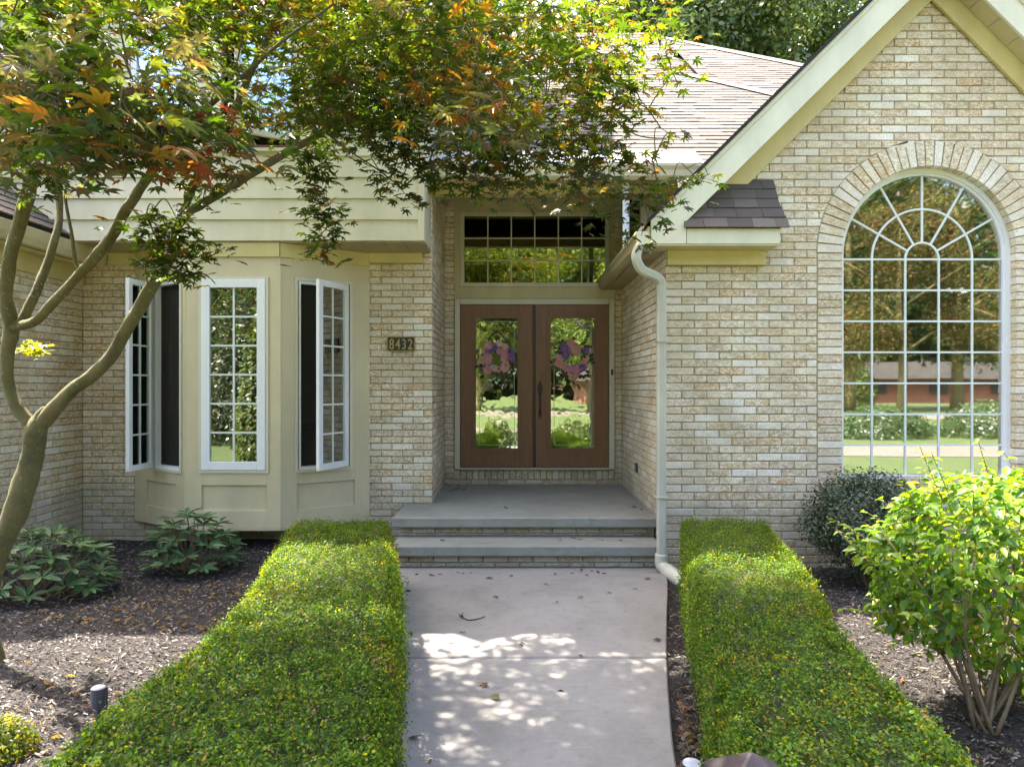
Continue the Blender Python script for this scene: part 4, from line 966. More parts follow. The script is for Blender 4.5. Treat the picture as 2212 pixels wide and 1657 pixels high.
# ================================================================ HEDGES
def hedge(name, label, prof, top, n_leaves, seed, foot=.02):
    """prof rows: (Y, xl, xr) far to near"""
    global rng
    rng = np.random.default_rng(seed); h = empty(name, (sum(prof[len(prof)//2][1:3])/2, prof[len(prof)//2][0], 0)); tag(h, label, 'hedge', 'clipped hedges along the front walk')
    Pp = cr(prof, 5); Ys = Pp[:, 0][::-1]; XL = Pp[:, 1][::-1]; XR = Pp[:, 2][::-1]
    # dark solid core added to block the view through the leaves
    m_ = MB(); rings = []
    for i in range(len(Ys)):
        a, b = XL[i]+.07, XR[i]-.07; z1 = top-.07
        m_.v += [(a,Ys[i],foot),(b,Ys[i],foot),(b,Ys[i],z1-.04),(b-.05,Ys[i],z1),(a+.05,Ys[i],z1),(a,Ys[i],z1-.04)]
    for i in range(len(Ys)-1):
        for k in range(6): m_.f.append((i*6+k, i*6+(k+1)%6, (i+1)*6+(k+1)%6, (i+1)*6+k)); m_.c.append(None)
    m_.f += [tuple(range(6)), tuple(range((len(Ys)-1)*6, len(Ys)*6))]; m_.c += [None, None]
    m_.build('twigs', M['hedgecore'], h)
    n = n_leaves; y0, y1 = Ys.min(), Ys.max(); y = rng.uniform(y0, y1, n); per = rng.random(n)
    xl = np.interp(y, Ys, XL); xr = np.interp(y, Ys, XR); W_ = xr - xl; tot = W_ + 2*(top-foot); s = per*tot
    hh = top - foot; side = np.where(s < hh, 0, np.where(s < hh + W_, 1, 2))
    x = np.where(side == 0, xl, np.where(side == 1, xl + (s - hh), xr)); z = np.where(side == 0, foot + s, np.where(side == 1, top, foot + (s - hh - W_)))
    # ends
    ne = int(n*.06); e = rng.choice(n, ne, replace=False); far = rng.random(ne) < .6
    y[e] = np.where(far, y1, y0); x[e] = np.interp(y[e], Ys, XL) + rng.random(ne)*(np.interp(y[e], Ys, XR)-np.interp(y[e], Ys, XL)); z[e] = rng.uniform(foot, top, ne)
    nx_ = np.where(side == 0, -1., np.where(side == 2, 1., 0.)); nz_ = np.where(side == 1, 1., .25); ny_ = np.zeros(n); nx_[e] = 0; nz_[e] = .3; ny_[e] = np.where(far, 1, -1)
    # rounded shoulders
    du = np.minimum(x - xl, xr - x); rd = .09
    rnd = np.clip(1 - du/rd, 0, 1); drop = rd*(1 - np.sqrt(np.clip(1 - rnd**2, 0, 1))); z = np.where(side == 1, z - drop*.9, z)
    inset = np.where((side != 1) & (z > top - rd), rd*(1 - np.sqrt(np.clip(1 - ((z-(top-rd))/rd)**2, 0, 1)))*.7, 0); x = x - nx_*inset
    def fld(x, y, z): return .45*np.sin(9*x+2.1*y+seed)*np.sin(7*y-3*x+z*6)+.35*np.sin(19*x+13*z)*np.sin(17*y+1.7)+.3*np.sin(31*y+27*x)*np.cos(33*x-12*z)
    fl = fld(x, y, z); dd = fl*.030 + rng.normal(-.012, .016, n) + (rng.random(n) < .10)*rng.uniform(.0, .045, n)
    x = x + nx_*dd; y = y + ny_*dd; z = z + np.where(nz_ == 1, dd, 0)
    thin = np.sin(23*x+5*y+seed)*np.sin(21*y-8*x+2)+.6*np.sin(47*x+3)*np.sin(43*y+30*z); kk = ~((thin < -.50) & (rng.random(n) < .80))
    x, y, z, nx_, ny_, nz_, dd, fl = [q[kk] for q in (x, y, z, nx_, ny_, nz_, dd, fl)]; n = len(x)
    nr = np.stack([nx_*.7 + rng.normal(0,.55,n), ny_*.7 + rng.normal(0,.55,n) - .1, nz_*.7 + rng.normal(0,.45,n)+.25], 1)
    dr = np.stack([nx_ + rng.normal(0,.8,n), rng.normal(0,.8,n)+ny_, rng.normal(.5,.7,n)], 1)
    c = pal(n, [(5,(.060,.132,.010)),(3.6,(.108,.190,.012)),(3.2,(.026,.075,.010)),(1.0,(.21,.26,.012)),(.6,(.20,.16,.06))], .25)
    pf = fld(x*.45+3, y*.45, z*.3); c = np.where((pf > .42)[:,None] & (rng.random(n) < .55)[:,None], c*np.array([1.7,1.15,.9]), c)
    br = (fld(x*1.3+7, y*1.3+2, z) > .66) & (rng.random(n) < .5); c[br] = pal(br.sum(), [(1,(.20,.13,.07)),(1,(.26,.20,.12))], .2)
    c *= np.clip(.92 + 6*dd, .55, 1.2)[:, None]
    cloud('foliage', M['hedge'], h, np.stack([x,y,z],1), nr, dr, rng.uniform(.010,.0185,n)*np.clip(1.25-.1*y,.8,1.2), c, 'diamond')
    return h
M['hedgecore'] = paint('hedge_inner_core', (.045, .05, .02), .95, .3, .3, 25, False)
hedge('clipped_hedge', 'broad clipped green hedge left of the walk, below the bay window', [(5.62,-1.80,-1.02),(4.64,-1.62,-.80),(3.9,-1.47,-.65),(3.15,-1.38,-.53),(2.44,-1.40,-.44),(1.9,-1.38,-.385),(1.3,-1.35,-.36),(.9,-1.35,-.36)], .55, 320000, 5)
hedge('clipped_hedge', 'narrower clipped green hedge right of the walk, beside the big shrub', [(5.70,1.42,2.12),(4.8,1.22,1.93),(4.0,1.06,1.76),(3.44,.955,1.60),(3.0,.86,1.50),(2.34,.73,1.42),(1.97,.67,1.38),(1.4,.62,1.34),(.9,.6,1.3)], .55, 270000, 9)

# ================================================================ SHRUBS
rng = np.random.default_rng(33)
LONG = single_leaf_mesh('rhododendron_leaf', 'long', M['rhodo']); OVAL = single_leaf_mesh('shrub_leaf', 'oval', M['shrub_o']); MAPLE = single_leaf_mesh('maple_leaf', 'maple', M['leaf_o']); 
def rhodo(label, cx0, cy0, rx, ry, h, nw, seed):
    random.seed(seed); o = empty('rhododendron', (cx0, cy0, 0)); tag(o, label, 'shrub', 'rhododendrons in the left bed')
    m_ = MB()
    for k in range(nw):
        a = k*2.4; po = R(8 + 92*((k+.5)/nw)**.75); sh = random.uniform(.86, 1.03)
        p = V((cx0+rx*sh*math.sin(po)*math.cos(a), cy0+ry*sh*math.sin(po)*math.sin(a), .10+(h-.10)*max(.02, math.cos(po))*sh*random.uniform(.9,1.04)))
        b = V((cx0+random.uniform(-.05,.05), cy0+random.uniform(-.05,.05), -.02)); m_.tube([b, b.lerp(p,.5)+V((0,0,-.04)), p], [.007,.005,.004], 5)
        out = (p - V((cx0,cy0,.1))).normalized()
        nl = random.choice((7,8,8,9))
        for q in range(nl):
            aa = 2*math.pi*q/nl + random.random()*.4; d = V((math.cos(aa), math.sin(aa), random.uniform(-.35,.45)))+out*.35; nn_ = V((-d.x*.3,-d.y*.3,1))+out*.5+V((random.uniform(-.3,.3),random.uniform(-.3,.3),0))
            c = random.choice([(.045,.115,.035),(.065,.14,.045),(.035,.085,.03),(.08,.15,.05),(.11,.15,.06)]); k_ = random.uniform(.85,1.2)
            leaf_obj(LONG, 'leaf', o, p + d*.01, nn_, d, random.uniform(.10,.15), tuple(x*k_ for x in c))
    m_.build('stem', M['stem'], o)
rhodo('wide dark green rhododendron beside the tree trunk', -3.72, 5.35, .50, .40, .57, 52, 4)
rhodo('smaller dark green rhododendron in front of the bay window', -2.86, 6.10, .36, .30, .52, 36, 8)

def stem_bush(o, base, tips, r0=.010, mat='stem', name='stem'):
    for i, p in enumerate(tips):
        b = V((base[0]+random.uniform(-.05,.05), base[1]+random.uniform(-.04,.04), base[2])); p = V(p); mid = b.lerp(p,.45)+V((random.uniform(-.08,.08),random.uniform(-.06,.06),.06))
        m_ = MB(); pts = [V(q) for q in cr([b, mid, p], 4)]; m_.tube(pts, list(np.linspace(r0, r0*.35, len(pts))), 6)
        for k in range(4):
            s = pts[random.randint(3,len(pts)-2)]; e = s + V((random.uniform(-.18,.18),random.uniform(-.15,.15),random.uniform(.08,.22))); m_.tube([s,(s+e)/2+V((0,0,.01)),e],[r0*.4,r0*.3,r0*.2],4)
        m_.build(name, M[mat], o, smooth=True)
# dark bush below the arched window
random.seed(5)
hb = empty('small_leaved_bush', (2.95,5.65,0)); tag(hb, 'dark green small leaved bush against the brick below the arched window', 'shrub')
stem_bush(hb, (2.95,5.65,-.02), [(2.95+.36*math.cos(k*1.1), 5.65+.22*math.sin(k*1.1), .62+.2*random.random()) for k in range(9)], .011)
n = 22000; a = rng.uniform(0, 2*np.pi, n); cz = rng.uniform(-1, 1, n); rr = np.cbrt(rng.uniform(.35, 1, n)); sx = np.sqrt(1-cz**2)
lump = 1 + .10*np.sin(5*a+3*cz) + .07*np.sin(9*a-7*cz)
x = 2.95 + .50*rr*lump*sx*np.cos(a) + np.where(cz < -.3, .05, 0); y = 5.66 + .40*rr*lump*sx*np.sin(a); z = .50 + .45*rr*lump*cz
kp = (z > .03) & (y < 6.17) & (rng.random(n) < np.where(z < .3, .45, 1)); x, y, z = x[kp], y[kp], z[kp]; n = len(x)
o = np.stack([x-2.95, y-5.66, z-.5], 1); nr = o + rng.normal(0,.35,(n,3)) + np.array([0,0,.3]); 
cloud('foliage', M['holly'], hb, np.stack([x,y,z],1), nr, o + rng.normal(0,.5,(n,3)), rng.uniform(.018,.032,n), pal(n,[(4,(.028,.055,.025)),(3,(.04,.075,.032)),(1.5,(.06,.09,.04)),(.6,(.12,.11,.04))],.25), 'diamond')
# large lit shrub at the right
sb = empty('leafy_shrub', (2.30,3.35,0)); tag(sb, 'large bright green leafy shrub on many bare stems at the right edge', 'shrub')
tips = []
for k in range(12):
    a = k*2.4; r = .25+.55*math.sqrt(k/12); tips.append((2.42+r*math.cos(a)*1.05, 3.45+r*.6*math.sin(a), random.uniform(.75,1.12)))
stem_bush(sb, (2.28,3.30,-.03), tips, .011)
n = 7600; u_ = rng.uniform(-1,1,(n*3,3)); u_ = u_[(u_**2).sum(1) < 1][:n]; n = len(u_)
rr = np.linalg.norm(u_,axis=1); u_ = u_/rr[:,None]*np.clip(rr**.45,.4,1)[:,None]
x = 2.80 + .98*u_[:,0]*(1+.06*np.sin(11*u_[:,2])); y = 3.5 + .52*u_[:,1]; z = .76 + .48*u_[:,2]*np.where(u_[:,2] > 0, 1, 1.3) + .03*np.sin(9*x)
kp = (z > .10) & (rng.random(n) < np.where(z < .52, .72, 1)) ; P0 = np.stack([x,y,z],1)[kp]; u2 = u_[kp]; n = len(P0)
nr = u2*.55 + rng.normal(0,.45,(n,3)) + np.array([0,0,.55]); dr = u2 + rng.normal(0,.55,(n,3)) + np.array([0,0,-.25]); sz = rng.uniform(.038,.068,n)
cc = pal(n,[(4,(.10,.20,.015)),(3,(.17,.27,.018)),(2,(.05,.125,.018)),(.8,(.28,.28,.03))],.2)
order = np.argsort(P0[:,1] - P0[:,2]*.3); si = order[:280]
for i in si: leaf_obj(OVAL, 'leaf', sb, P0[i], nr[i], dr[i], sz[i], tuple(cc[i]))
ri = order[280:]; cloud('foliage', M['shrub'], sb, P0[ri], nr[ri], dr[ri], sz[ri], cc[ri], 'oval')
SP0 = []; SN = []; SDr = []; sm = MB()
for k in range(95):
    i = random.randrange(len(P0)); p = V(P0[i]); d = V(u2[i]); 
    if p.z < .3: d.z = -abs(d.z)*.2
    d = (d + V((random.gauss(0,.25),random.gauss(0,.25),.45))).normalized(); L_ = random.uniform(.12,.24); e = p + d*L_; sm.tube([p - d*.1,(p+e)/2,e],[.004,.003,.0015],4)
    for q in range(8):
        c = p.lerp(e, .25+.75*q/7); SP0.append(tuple(c)); a_ = q*2.4; SN.append((random.gauss(0,.3),random.gauss(0,.3),1)); SDr.append((math.cos(a_)+d.x,math.sin(a_)+d.y,.3))
sm.build('shoots', M['stem'], sb, kind='stuff'); nS = len(SP0)
cloud('shoot_leaves', M['shrub'], sb, np.array(SP0), np.array(SN), np.array(SDr), rng.uniform(.03,.055,nS), pal(nS,[(3,(.16,.27,.02)),(2,(.20,.30,.03)),(1,(.10,.2,.02))],.2), 'oval')
# small tuft at the lower left corner
tf = empty('small_shrub', (-2.30,3.05,0)); tag(tf, 'low light green shrub tuft at the lower left corner on the mulch', 'shrub')
n = 2600; u_ = rng.normal(0,1,(n,3)); u_ /= np.linalg.norm(u_,axis=1)[:,None]; u_[:,2] = abs(u_[:,2]); P0 = np.array([-2.30,3.05,.0]) + u_*np.array([.16,.16,.17])*rng.uniform(.5,1,(n,1))
cloud('foliage', M['hedge'], tf, P0, u_+rng.normal(0,.4,(n,3)), u_+rng.normal(0,.6,(n,3)), rng.uniform(.016,.03,n), pal(n,[(3,(.12,.16,.04)),(2,(.08,.13,.03)),(1,(.20,.18,.06))],.2), 'diamond')
m_ = MB(); m_.tube([(-2.3,3.05,-.03),(-2.31,3.04,.10)],[.012,.006],6); m_.build('stem', M['stem'], tf)

# ================================================================ MAPLE TREE
random.seed(12); rng = np.random.default_rng(12)
tree = empty('japanese_maple', (-3.1,4.1,0)); tag(tree, 'forked maple at the left edge with green, purple and orange leaves overhanging the walk', 'tree')
skel = []
def limb(name, rows, jit=.05, parent=tree):
    """rows: (px, py, Y, width_px)"""
    q = cr(rows, 5); pts = [at(a, b, c) for a, b, c, d in q]; rad = [max(.004, d*.72/2/F*c) for a, b, c, d in q]
    m_ = MB(); m_.tube(pts, rad, 16 if rad[0] > .02 else 7, jit=jit); o = m_.build(name, M['bark'], parent, smooth=True)
    for p, r in zip(pts, rad): skel.append((p, r))
    return o
limb('trunk', [(2,1468,4.05,74),(-10,1425,4.05,52),(-24,1350,4.05,46),(-24,1290,4.05,48),(-8,1215,4.05,54),(14,1150,4.05,60),(42,1085,4.05,66),(57,1030,4.05,64),(72,975,4.05,58),(80,925,4.05,60),(88,895,4.05,30),(96,880,4.05,10)])
limb('limb', [(76,950,4.06,40),(62,915,4.06,38),(35,875,4.06,36),(16,825,4.06,33),(17,765,4.06,36),(24,715,4.05,42),(22,680,4.03,40),(11,640,4.0,36),(18,585,3.98,36),(27,535,3.95,36),(50,455,3.9,38),(64,403,3.85,36),(52,330,3.8,32),(27,255,3.75,30),(22,150,3.7,24),(40,40,3.6,18),(70,-60,3.5,12)])
limb('limb', [(28,712,4.03,30),(48,690,4.05,30),(74,640,4.1,26),(94,591,4.15,24),(113,536,4.2,22),(126,489,4.25,21),(128,440,4.3,20),(124,390,4.3,19),(118,300,4.3,17),(140,190,4.3,14),(190,80,4.2,10),(240,-40,4.1,7)])
limb('limb', [(30,706,4.05,30),(73,695,4.0,27),(120,650,3.95,27),(164,600,3.9,26),(203,559,3.85,30),(235,520,3.8,30),(266,466,3.75,30),(292,425,3.7,28),(318,385,3.65,26),(370,315,3.55,22),(440,240,3.45,18),(520,170,3.3,14),(610,90,3.1,10),(720,10,2.9,7)])
limb('branch', [(176,585,3.9,14),(163,567,3.9,12),(156,512,3.88,10),(147,466,3.85,9),(141,419,3.85,8),(150,360,3.8,7),(185,300,3.7,5)])
limb('limb', [(84,920,4.05,44),(98,905,4.05,46),(124,876,4.03,42),(164,835,4.0,38),(204,808,3.98,38),(237,773,3.95,36),(263,730,3.93,36),(285,693,3.9,37),(310,649,3.9,38),(339,602,3.9,36),(365,560,3.9,30),(372,512,3.92,26),(392,470,3.95,26)])
limb('limb', [(382,492,3.93,22),(410,458,3.95,24),(438,440,3.98,25),(493,407,4.0,25),(548,372,4.05,24),(621,329,4.1,22),(676,299,4.15,20),(712,274,4.2,17),(775,235,4.3,14),(860,190,4.4,11),(960,150,4.5,9),(1080,120,4.6,7),(1210,90,4.7,5),(1330,70,4.75,3)])
limb('limb', [(386,480,3.95,22),(412,420,3.98,21),(440,350,4.0,21),(473,292,4.0,22),(508,235,4.0,22),(538,165,4.0,20),(566,110,4.0,17),(600,30,4.0,13),(640,-60,4.0,9)])
limb('branch', [(405,455,3.97,12),(400,420,3.95,10),(420,380,3.9,9),(440,330,3.9,7),(430,270,3.8,5)])
limb('branch', [(700,283,4.18,8),(760,330,4.2,5),(820,370,4.25,4),(870,410,4.3,3)])
limb('branch', [(900,175,4.42,8),(980,230,4.4,7),(1060,290,4.35,6),(1140,340,4.25,5),(1230,360,4.15,4),(1330,385,4.05,3),(1400,410,4.0,3)])
limb('branch', [(1100,115,4.6,5),(1200,170,4.4,5),(1290,230,4.3,4),(1370,290,4.2,3),(1440,300,4.2,2)])
limb('branch', [(560,120,4.0,10),(650,110,3.8,9),(760,90,3.5,8),(880,70,3.3,7),(1000,60,3.1,6),(1130,40,3.0,4)])
limb('branch', [(44,440,3.88,12),(100,350,3.4,10),(160,290,3.0,8),(230,250,2.7,6),(310,220,2.5,4)])
# clusters: (px, py, Y, spread px x, spread px y, count, leaf size m, palette)
G = [(5,(.042,.075,.012)),(3,(.065,.098,.014)),(2,(.085,.095,.02)),(1.3,(.10,.065,.022)),(1,(.030,.050,.014))]
GY = [(4,(.06,.10,.015)),(2,(.11,.13,.015)),(1.3,(.18,.16,.02)),(.5,(.20,.13,.02))]
PU = [(4,(.085,.105,.070)),(3,(.12,.105,.085)),(1,(.06,.10,.04)),(2.2,(.13,.085,.065))]  # sheen of the leaf tops painted in as grey, mixed with bronze leaves
OR = [(2.2,(.17,.075,.018)),(2,(.19,.11,.02)),(4.5,(.075,.085,.02)),(.5,(.22,.05,.03))]
RD = [(3,(.30,.05,.035)),(2,(.26,.10,.03))]
clusters = []
def zone(x0, x1, y0, y1, Ya, Yb, n_, pals, size=(.05,.075), spread=.15, leaves=(14,22)):
    for _ in range(n_):
        clusters.append((random.uniform(x0,x1), random.uniform(y0,y1), random.uniform(Ya,Yb), random.choice(pals), random.uniform(*size), spread, random.randint(*leaves)))
# big near leaves, upper left
zone(-40,330,-60,120,2.5,3.6,24,[G,G,PU],(.065,.085)); zone(-20,300,100,330,2.3,3.2,34,[PU,G,G,PU,PU,G,OR],(.07,.10))
zone(280,500,130,330,2.6,3.4,20,[PU,G,G,PU],(.06,.085)); zone(30,130,300,400,2.9,3.6,6,[G,PU],(.06,.08))
zone(40,480,-60,60,3.4,4.6,18,[G,GY,G]); zone(300,640,-60,120,3.0,4.6,30,[G,GY,G,OR])
zone(230,480,240,300,2.8,3.3,8,[RD,OR,OR,PU],(.05,.075)); zone(330,420,300,330,2.8,3.2,3,[OR,RD],(.05,.07))
zone(140,400,260,300,3,3.6,8,[OR,G],(.05,.07))
# centre mass
zone(480,820,-60,130,3.2,5.0,46,[G,G,GY,OR]); zone(640,1000,80,270,3.6,5.2,62,[G,G,G,GY]); zone(820,1200,-60,110,3.0,5.0,52,[G,G,OR,PU,GY,G])
zone(500,660,90,160,3.3,4.5,10,[G,PU]); zone(560,700,180,280,3.9,4.6,14,[G,G,OR]); zone(520,640,160,215,3.2,4,5,[PU,G])
zone(860,1330,90,330,3.6,5.0,84,[G,G,G,GY,GY,PU,OR]); zone(780,900,230,330,4.2,4.9,12,[G]); zone(1000,1300,300,400,4.0,4.6,22,[G,G,PU,OR])
zone(1000,1100,200,290,2.8,3.1,7,[PU,OR],(.06,.08)); zone(900,1020,90,170,3.0,3.6,7,[OR,OR,PU])
zone(1190,1350,-40,230,3.8,4.8,30,[GY,GY,G,OR]); zone(1340,1430,20,80,3.8,4.2,4,[GY,G],spread=.1,leaves=(8,12))
# drooping sprays
for (a, b, Y, k, pl) in [(1395,60,4,10,GY),(1425,110,4,9,PU),(1450,140,4,8,GY),(1478,178,4,5,GY),(1360,190,4,9,G),(1385,225,4,6,G),(1300,240,4,9,GY),(1330,180,4,10,G),(1240,255,4,9,GY),
    (1310,335,4,10,G),(1345,320,4,9,GY),(1385,345,4,7,OR),(1415,360,4,5,OR),(1440,285,4,3,OR),(1470,300,4,3,PU),(1250,360,4,10,PU),(1285,380,4,12,PU),(1220,410,4.1,9,PU),(1320,400,4,10,G),(1350,430,4,10,G),(1390,420,4,11,PU),(1400,470,4,12,G),(1385,510,4,10,G),(1415,400,4,10,G),
    (1470,385,4,9,G),(1500,380,4.2,6,PU),(1530,378,4.2,5,G),(1455,440,4,7,G),(1290,470,4,6,G),(1300,440,4,5,G),(1160,395,4.2,9,G),(1115,385,4.2,8,G),(1140,405,4.2,6,PU),(1030,405,4.3,6,G),(1060,340,4.2,12,OR),(1090,300,4,10,G),
    (850,330,4.3,12,G),(880,355,4.3,12,G),(905,320,4.3,12,G),(925,360,4.3,10,G),(945,385,4.3,8,G),(960,345,4.3,10,G),(840,385,4.2,12,G),(860,415,4.2,12,G),(885,430,4.2,9,G),(985,395,4.3,8,G),(820,350,4.2,7,G),
    (655,330,4.2,15,G),(690,340,4.2,15,GY),(670,370,4.2,14,G),(705,375,4.2,12,G),(680,405,4.2,14,G),(655,400,4.2,12,G),(705,425,4.2,12,G),(690,450,4.2,14,G),(665,455,4.2,9,G),(700,480,4.2,14,G),(720,500,4.2,8,G),(690,510,4.2,12,G),(705,535,4.2,10,G),(690,560,4.2,6,OR),(730,470,4.2,5,G),
    (345,460,3.6,14,G),(380,470,3.6,12,G),(320,490,3.6,12,G),(365,500,3.6,16,G),(400,500,3.6,12,G),(335,520,3.6,12,G),(430,520,3.6,12,G),(455,545,3.6,8,G),(390,540,3.6,14,G),(350,570,3.6,14,G),(395,575,3.6,14,G),(425,585,3.6,9,G),(320,580,3.6,8,G),(300,475,3.6,6,G),
    (440,400,3.9,14,GY),(420,365,3.9,10,GY),(445,430,3.9,8,G),(405,330,3.9,12,G),(370,345,3.5,10,PU),(340,330,3.2,10,PU),(60,370,3.5,10,G),(30,400,3.4,8,G),(100,385,3.5,12,G),(130,360,3.5,9,G),(20,330,3.3,8,PU)]:
    clusters.append((a, b, Y, pl, random.uniform(.048,.07), .075, int(k*1.5)))
# crown above and beside the frame, unseen clusters placed for the dappled shade they throw
for _ in range(170):
    z_ = random.uniform(3.9, 5.3); x_ = random.uniform(-4.2, 1.0); y_ = random.uniform(2.4, 5.2)
    if x_ < -2.6 and y_ > 4.2: continue
    clusters.append((CX + x_/y_*F, HY - (z_-CZ)/y_*F, y_, random.choice([G,G,GY,OR]), .065, .19, random.randint(16,24)))
for _ in range(75):
    z_ = random.uniform(3.95, 5.0); x_ = random.uniform(-3.7, -.8); y_ = random.uniform(1.9, 3.3); clusters.append((CX + x_/y_*F, HY - (z_-CZ)/y_*F, y_, G, .065, .2, 17))
for _ in range(60):
    z_ = random.uniform(2.3, 4.2); x_ = random.uniform(-5.2, -3.4); y_ = random.uniform(2.4, 3.9); clusters.append((CX + x_/y_*F, HY - (z_-CZ)/y_*F, y_, G, .065, .2, 18))
for _ in range(95):
    z_ = random.uniform(3.7, 5.2); x_ = random.uniform(-2.8, -1.15); y_ = random.uniform(5.1, 6.1); clusters.append((CX + x_/y_*F, HY - (z_-CZ)/y_*F, y_, random.choice([G,G,GY]), .06, .15, 17))
for _ in range(70):
    z_ = random.uniform(3.75, 5.1); x_ = random.uniform(-2.5, -.2); y_ = random.uniform(4.5, 5.4); clusters.append((CX + x_/y_*F, HY - (z_-CZ)/y_*F, y_, random.choice([G,G,GY]), .06, .17, 17))
for (n_, g0, g1, h0, h1, sp_) in ((175,-.7,1.45,1.5,4.25,.13),(34,-1.7,-.7,1.6,3.8,.16),(52,.8,1.9,1.6,3.9,.15),(30,-.45,1.1,3.7,4.3,.12)):
    for _ in range(n_):
        gx, gy, z_ = random.uniform(g0,g1), random.uniform(h0,h1), random.uniform(3.7,5.2); x_ = gx + SUN.x/SUN.z*z_; y_ = gy + SUN.y/SUN.z*z_
        clusters.append((CX + x_/y_*F, HY - (z_-CZ)/y_*F, y_, random.choice([G,G,GY]), .062, sp_, 16))
for _ in range(36):
    z_ = random.uniform(3.3, 4.6); x_ = random.uniform(-1.6, 1.1); y_ = random.uniform(1.6, 3.0); clusters.append((CX + x_/y_*F, HY - (z_-CZ)/y_*F, y_, G, .065, .2, 16))
def keep_cluster(c):  # also thins unseen clusters where the ground is to be sunlit
    p = at(c[0], c[1], c[2]); gx, gy = p.x - SUN.x/SUN.z*p.z, p.y - SUN.y/SUN.z*p.z
    seen = 0 < c[0] < 2212 and 0 < c[1]
    if 490 < c[0] < 650 and 85 < c[1] < 312 and c[2] > 2.7: return random.random() < .16
    if 150 < c[0] < 480 and 40 < c[1] < 250 and c[2] > 3.5: return random.random() < .6
    if not seen and gx > 1.9 and gy > 2.3: return False
    if not seen and -3.6 < gx < -1.9 and gy > 3.75: return False
    if -1.7 < gx < -.75 and gy > 3.9 and not seen: return random.random() < .35
    return True
clusters = [c for c in clusters if keep_cluster(c)]
SK = np.array([tuple(p) for p, r in skel]); attach = [V(p) for p in SK]; arad = [r for p, r in skel]
pts3 = [at(c[0], c[1], c[2]) for c in clusters]
ordr = sorted(range(len(clusters)), key=lambda i: np.min(np.linalg.norm(SK - np.array(pts3[i]), axis=1)))
tw = MB(); A = [tuple(p) for p in SK]
LP, LN, LD, LS, LC = [], [], [], [], []
for i in ordr:
    p = pts3[i]; arr = np.array(A); dd = np.linalg.norm(arr - np.array(p), axis=1); j = int(np.argmin(dd + np.maximum(0, arr[:,2]-p.z+.1)*.6)); q = V(A[j])
    if (p-q).length > .03:
        L_ = (p-q).length; mid = q.lerp(p,.55) + V((random.uniform(-.06,.06),random.uniform(-.06,.06),.05+.08*L_)); r_ = min(.010, .0035+.004*L_)
        tp = [V(k) for k in cr([q, mid, p], 4)]; tw.tube(tp, list(np.linspace(r_, .0022, len(tp))), 5, cap=False)
        for k in tp[3::3]: A.append(tuple(k))
    cx_, cy_, Y_, pl, sz_, sp_, nl = clusters[i]; dirr = V((random.uniform(-1,1), random.uniform(-1,1), 0)).normalized()
    for k in range(nl):
        s = random.gauss(0, 1); t_ = random.gauss(0, .6); off = dirr*(s*sp_) + V((-dirr.y,dirr.x,0))*(t_*sp_) + V((0,0,random.gauss(-.02,sp_*.38) - .12*abs(s)*sp_))
        LP.append(tuple(p+off)); LN.append((random.gauss(0,.45), random.gauss(-.12,.45), 1.0)); dv = off.normalized() if off.length > 0 else V((1,0,0)); LD.append((dv.x+random.gauss(0,.5), dv.y+random.gauss(0,.5), -.5+random.gauss(0,.3))); LS.append(sz_*random.uniform(.7,1.12))
    cs = pal(nl, pl, .25); LC += [tuple(c) for c in cs]
tw.build('twigs', M['bark'], tree, kind='stuff')
LP, LN, LD, LS, LC = map(np.array, (LP, LN, LD, LS, LC))
py_ = HY - (LP[:,2]-CZ)/LP[:,1]*F; px_ = CX + LP[:,0]/LP[:,1]*F
vis = (px_ > 0) & (px_ < 2212) & (py_ > 0); score = np.where(vis, LS/LP[:,1], 0); order = np.argsort(-score); si = order[:300]; ri = order[300:]
for i in si: leaf_obj(MAPLE, 'leaf', tree, LP[i], LN[i], LD[i], LS[i], tuple(LC[i]))
cloud('foliage', M['leaf'], tree, LP[ri], LN[ri], LD[ri], LS[ri], LC[ri], 'maple')
# sucker spray by the trunk, sunlight put into its bright leaf colours
n = 60; c0 = np.array(at(72,757,4.5)); P0 = c0 + rng.normal(0,1,(n,3))*np.array([.045,.04,.022]); 
cloud('sucker_leaves', M['leaf'], tree, P0, rng.normal(0,.4,(n,3))+np.array([0,-.1,1]), rng.normal(0,1,(n,3)), rng.uniform(.03,.045,n), pal(n,[(1,(.20,.22,.02)),(1,(.26,.25,.02))],.15), 'maple')
m_ = MB(); m_.tube([at(20,770,4.08), at(45,760,4.3), at(72,757,4.5)], [.005,.004,.002], 5); m_.build('branch', M['bark'], tree)

# ================================================================ SMALL THINGS
random.seed(2)
lt = empty('path_light', (xat(1622,1.72),1.72,0)); tag(lt, 'bronze square path light with pyramid cap at the bottom edge, in the right hedge', 'garden light')
lx, ly, lz = lt.location.x, 1.72, zat(1621,1.72)
m_ = MB(); hw = .095; m_.add([(lx,ly,lz),(lx-hw,ly-hw,lz-.075),(lx+hw,ly-hw,lz-.075),(lx+hw,ly+hw,lz-.075),(lx-hw,ly+hw,lz-.075),(lx-hw,ly-hw,lz-.085),(lx+hw,ly-hw,lz-.085),(lx+hw,ly+hw,lz-.085),(lx-hw,ly+hw,lz-.085)],
   [(0,1,2),(0,2,3),(0,3,4),(0,4,1),(1,5,6,2),(2,6,7,3),(3,7,8,4),(4,8,5,1),(8,7,6,5)]); m_.build('cap', M['maroon'], lt, bevel=.006)
m_ = MB(); m_.box((lx-.05,ly-.05,lz-.2),(lx+.05,ly+.05,lz-.087)); m_.build('lamp_housing', M['lens'], lt); m_ = MB(); m_.box((lx-.03,ly-.03,-.05),(lx+.03,ly+.03,lz-.202)); m_.build('post', M['maroon'], lt)
l2 = empty('ground_light', (xat(1495,2.9),2.9,0)); tag(l2, 'small round grey solar light set in the mulch beside the walk', 'garden light')
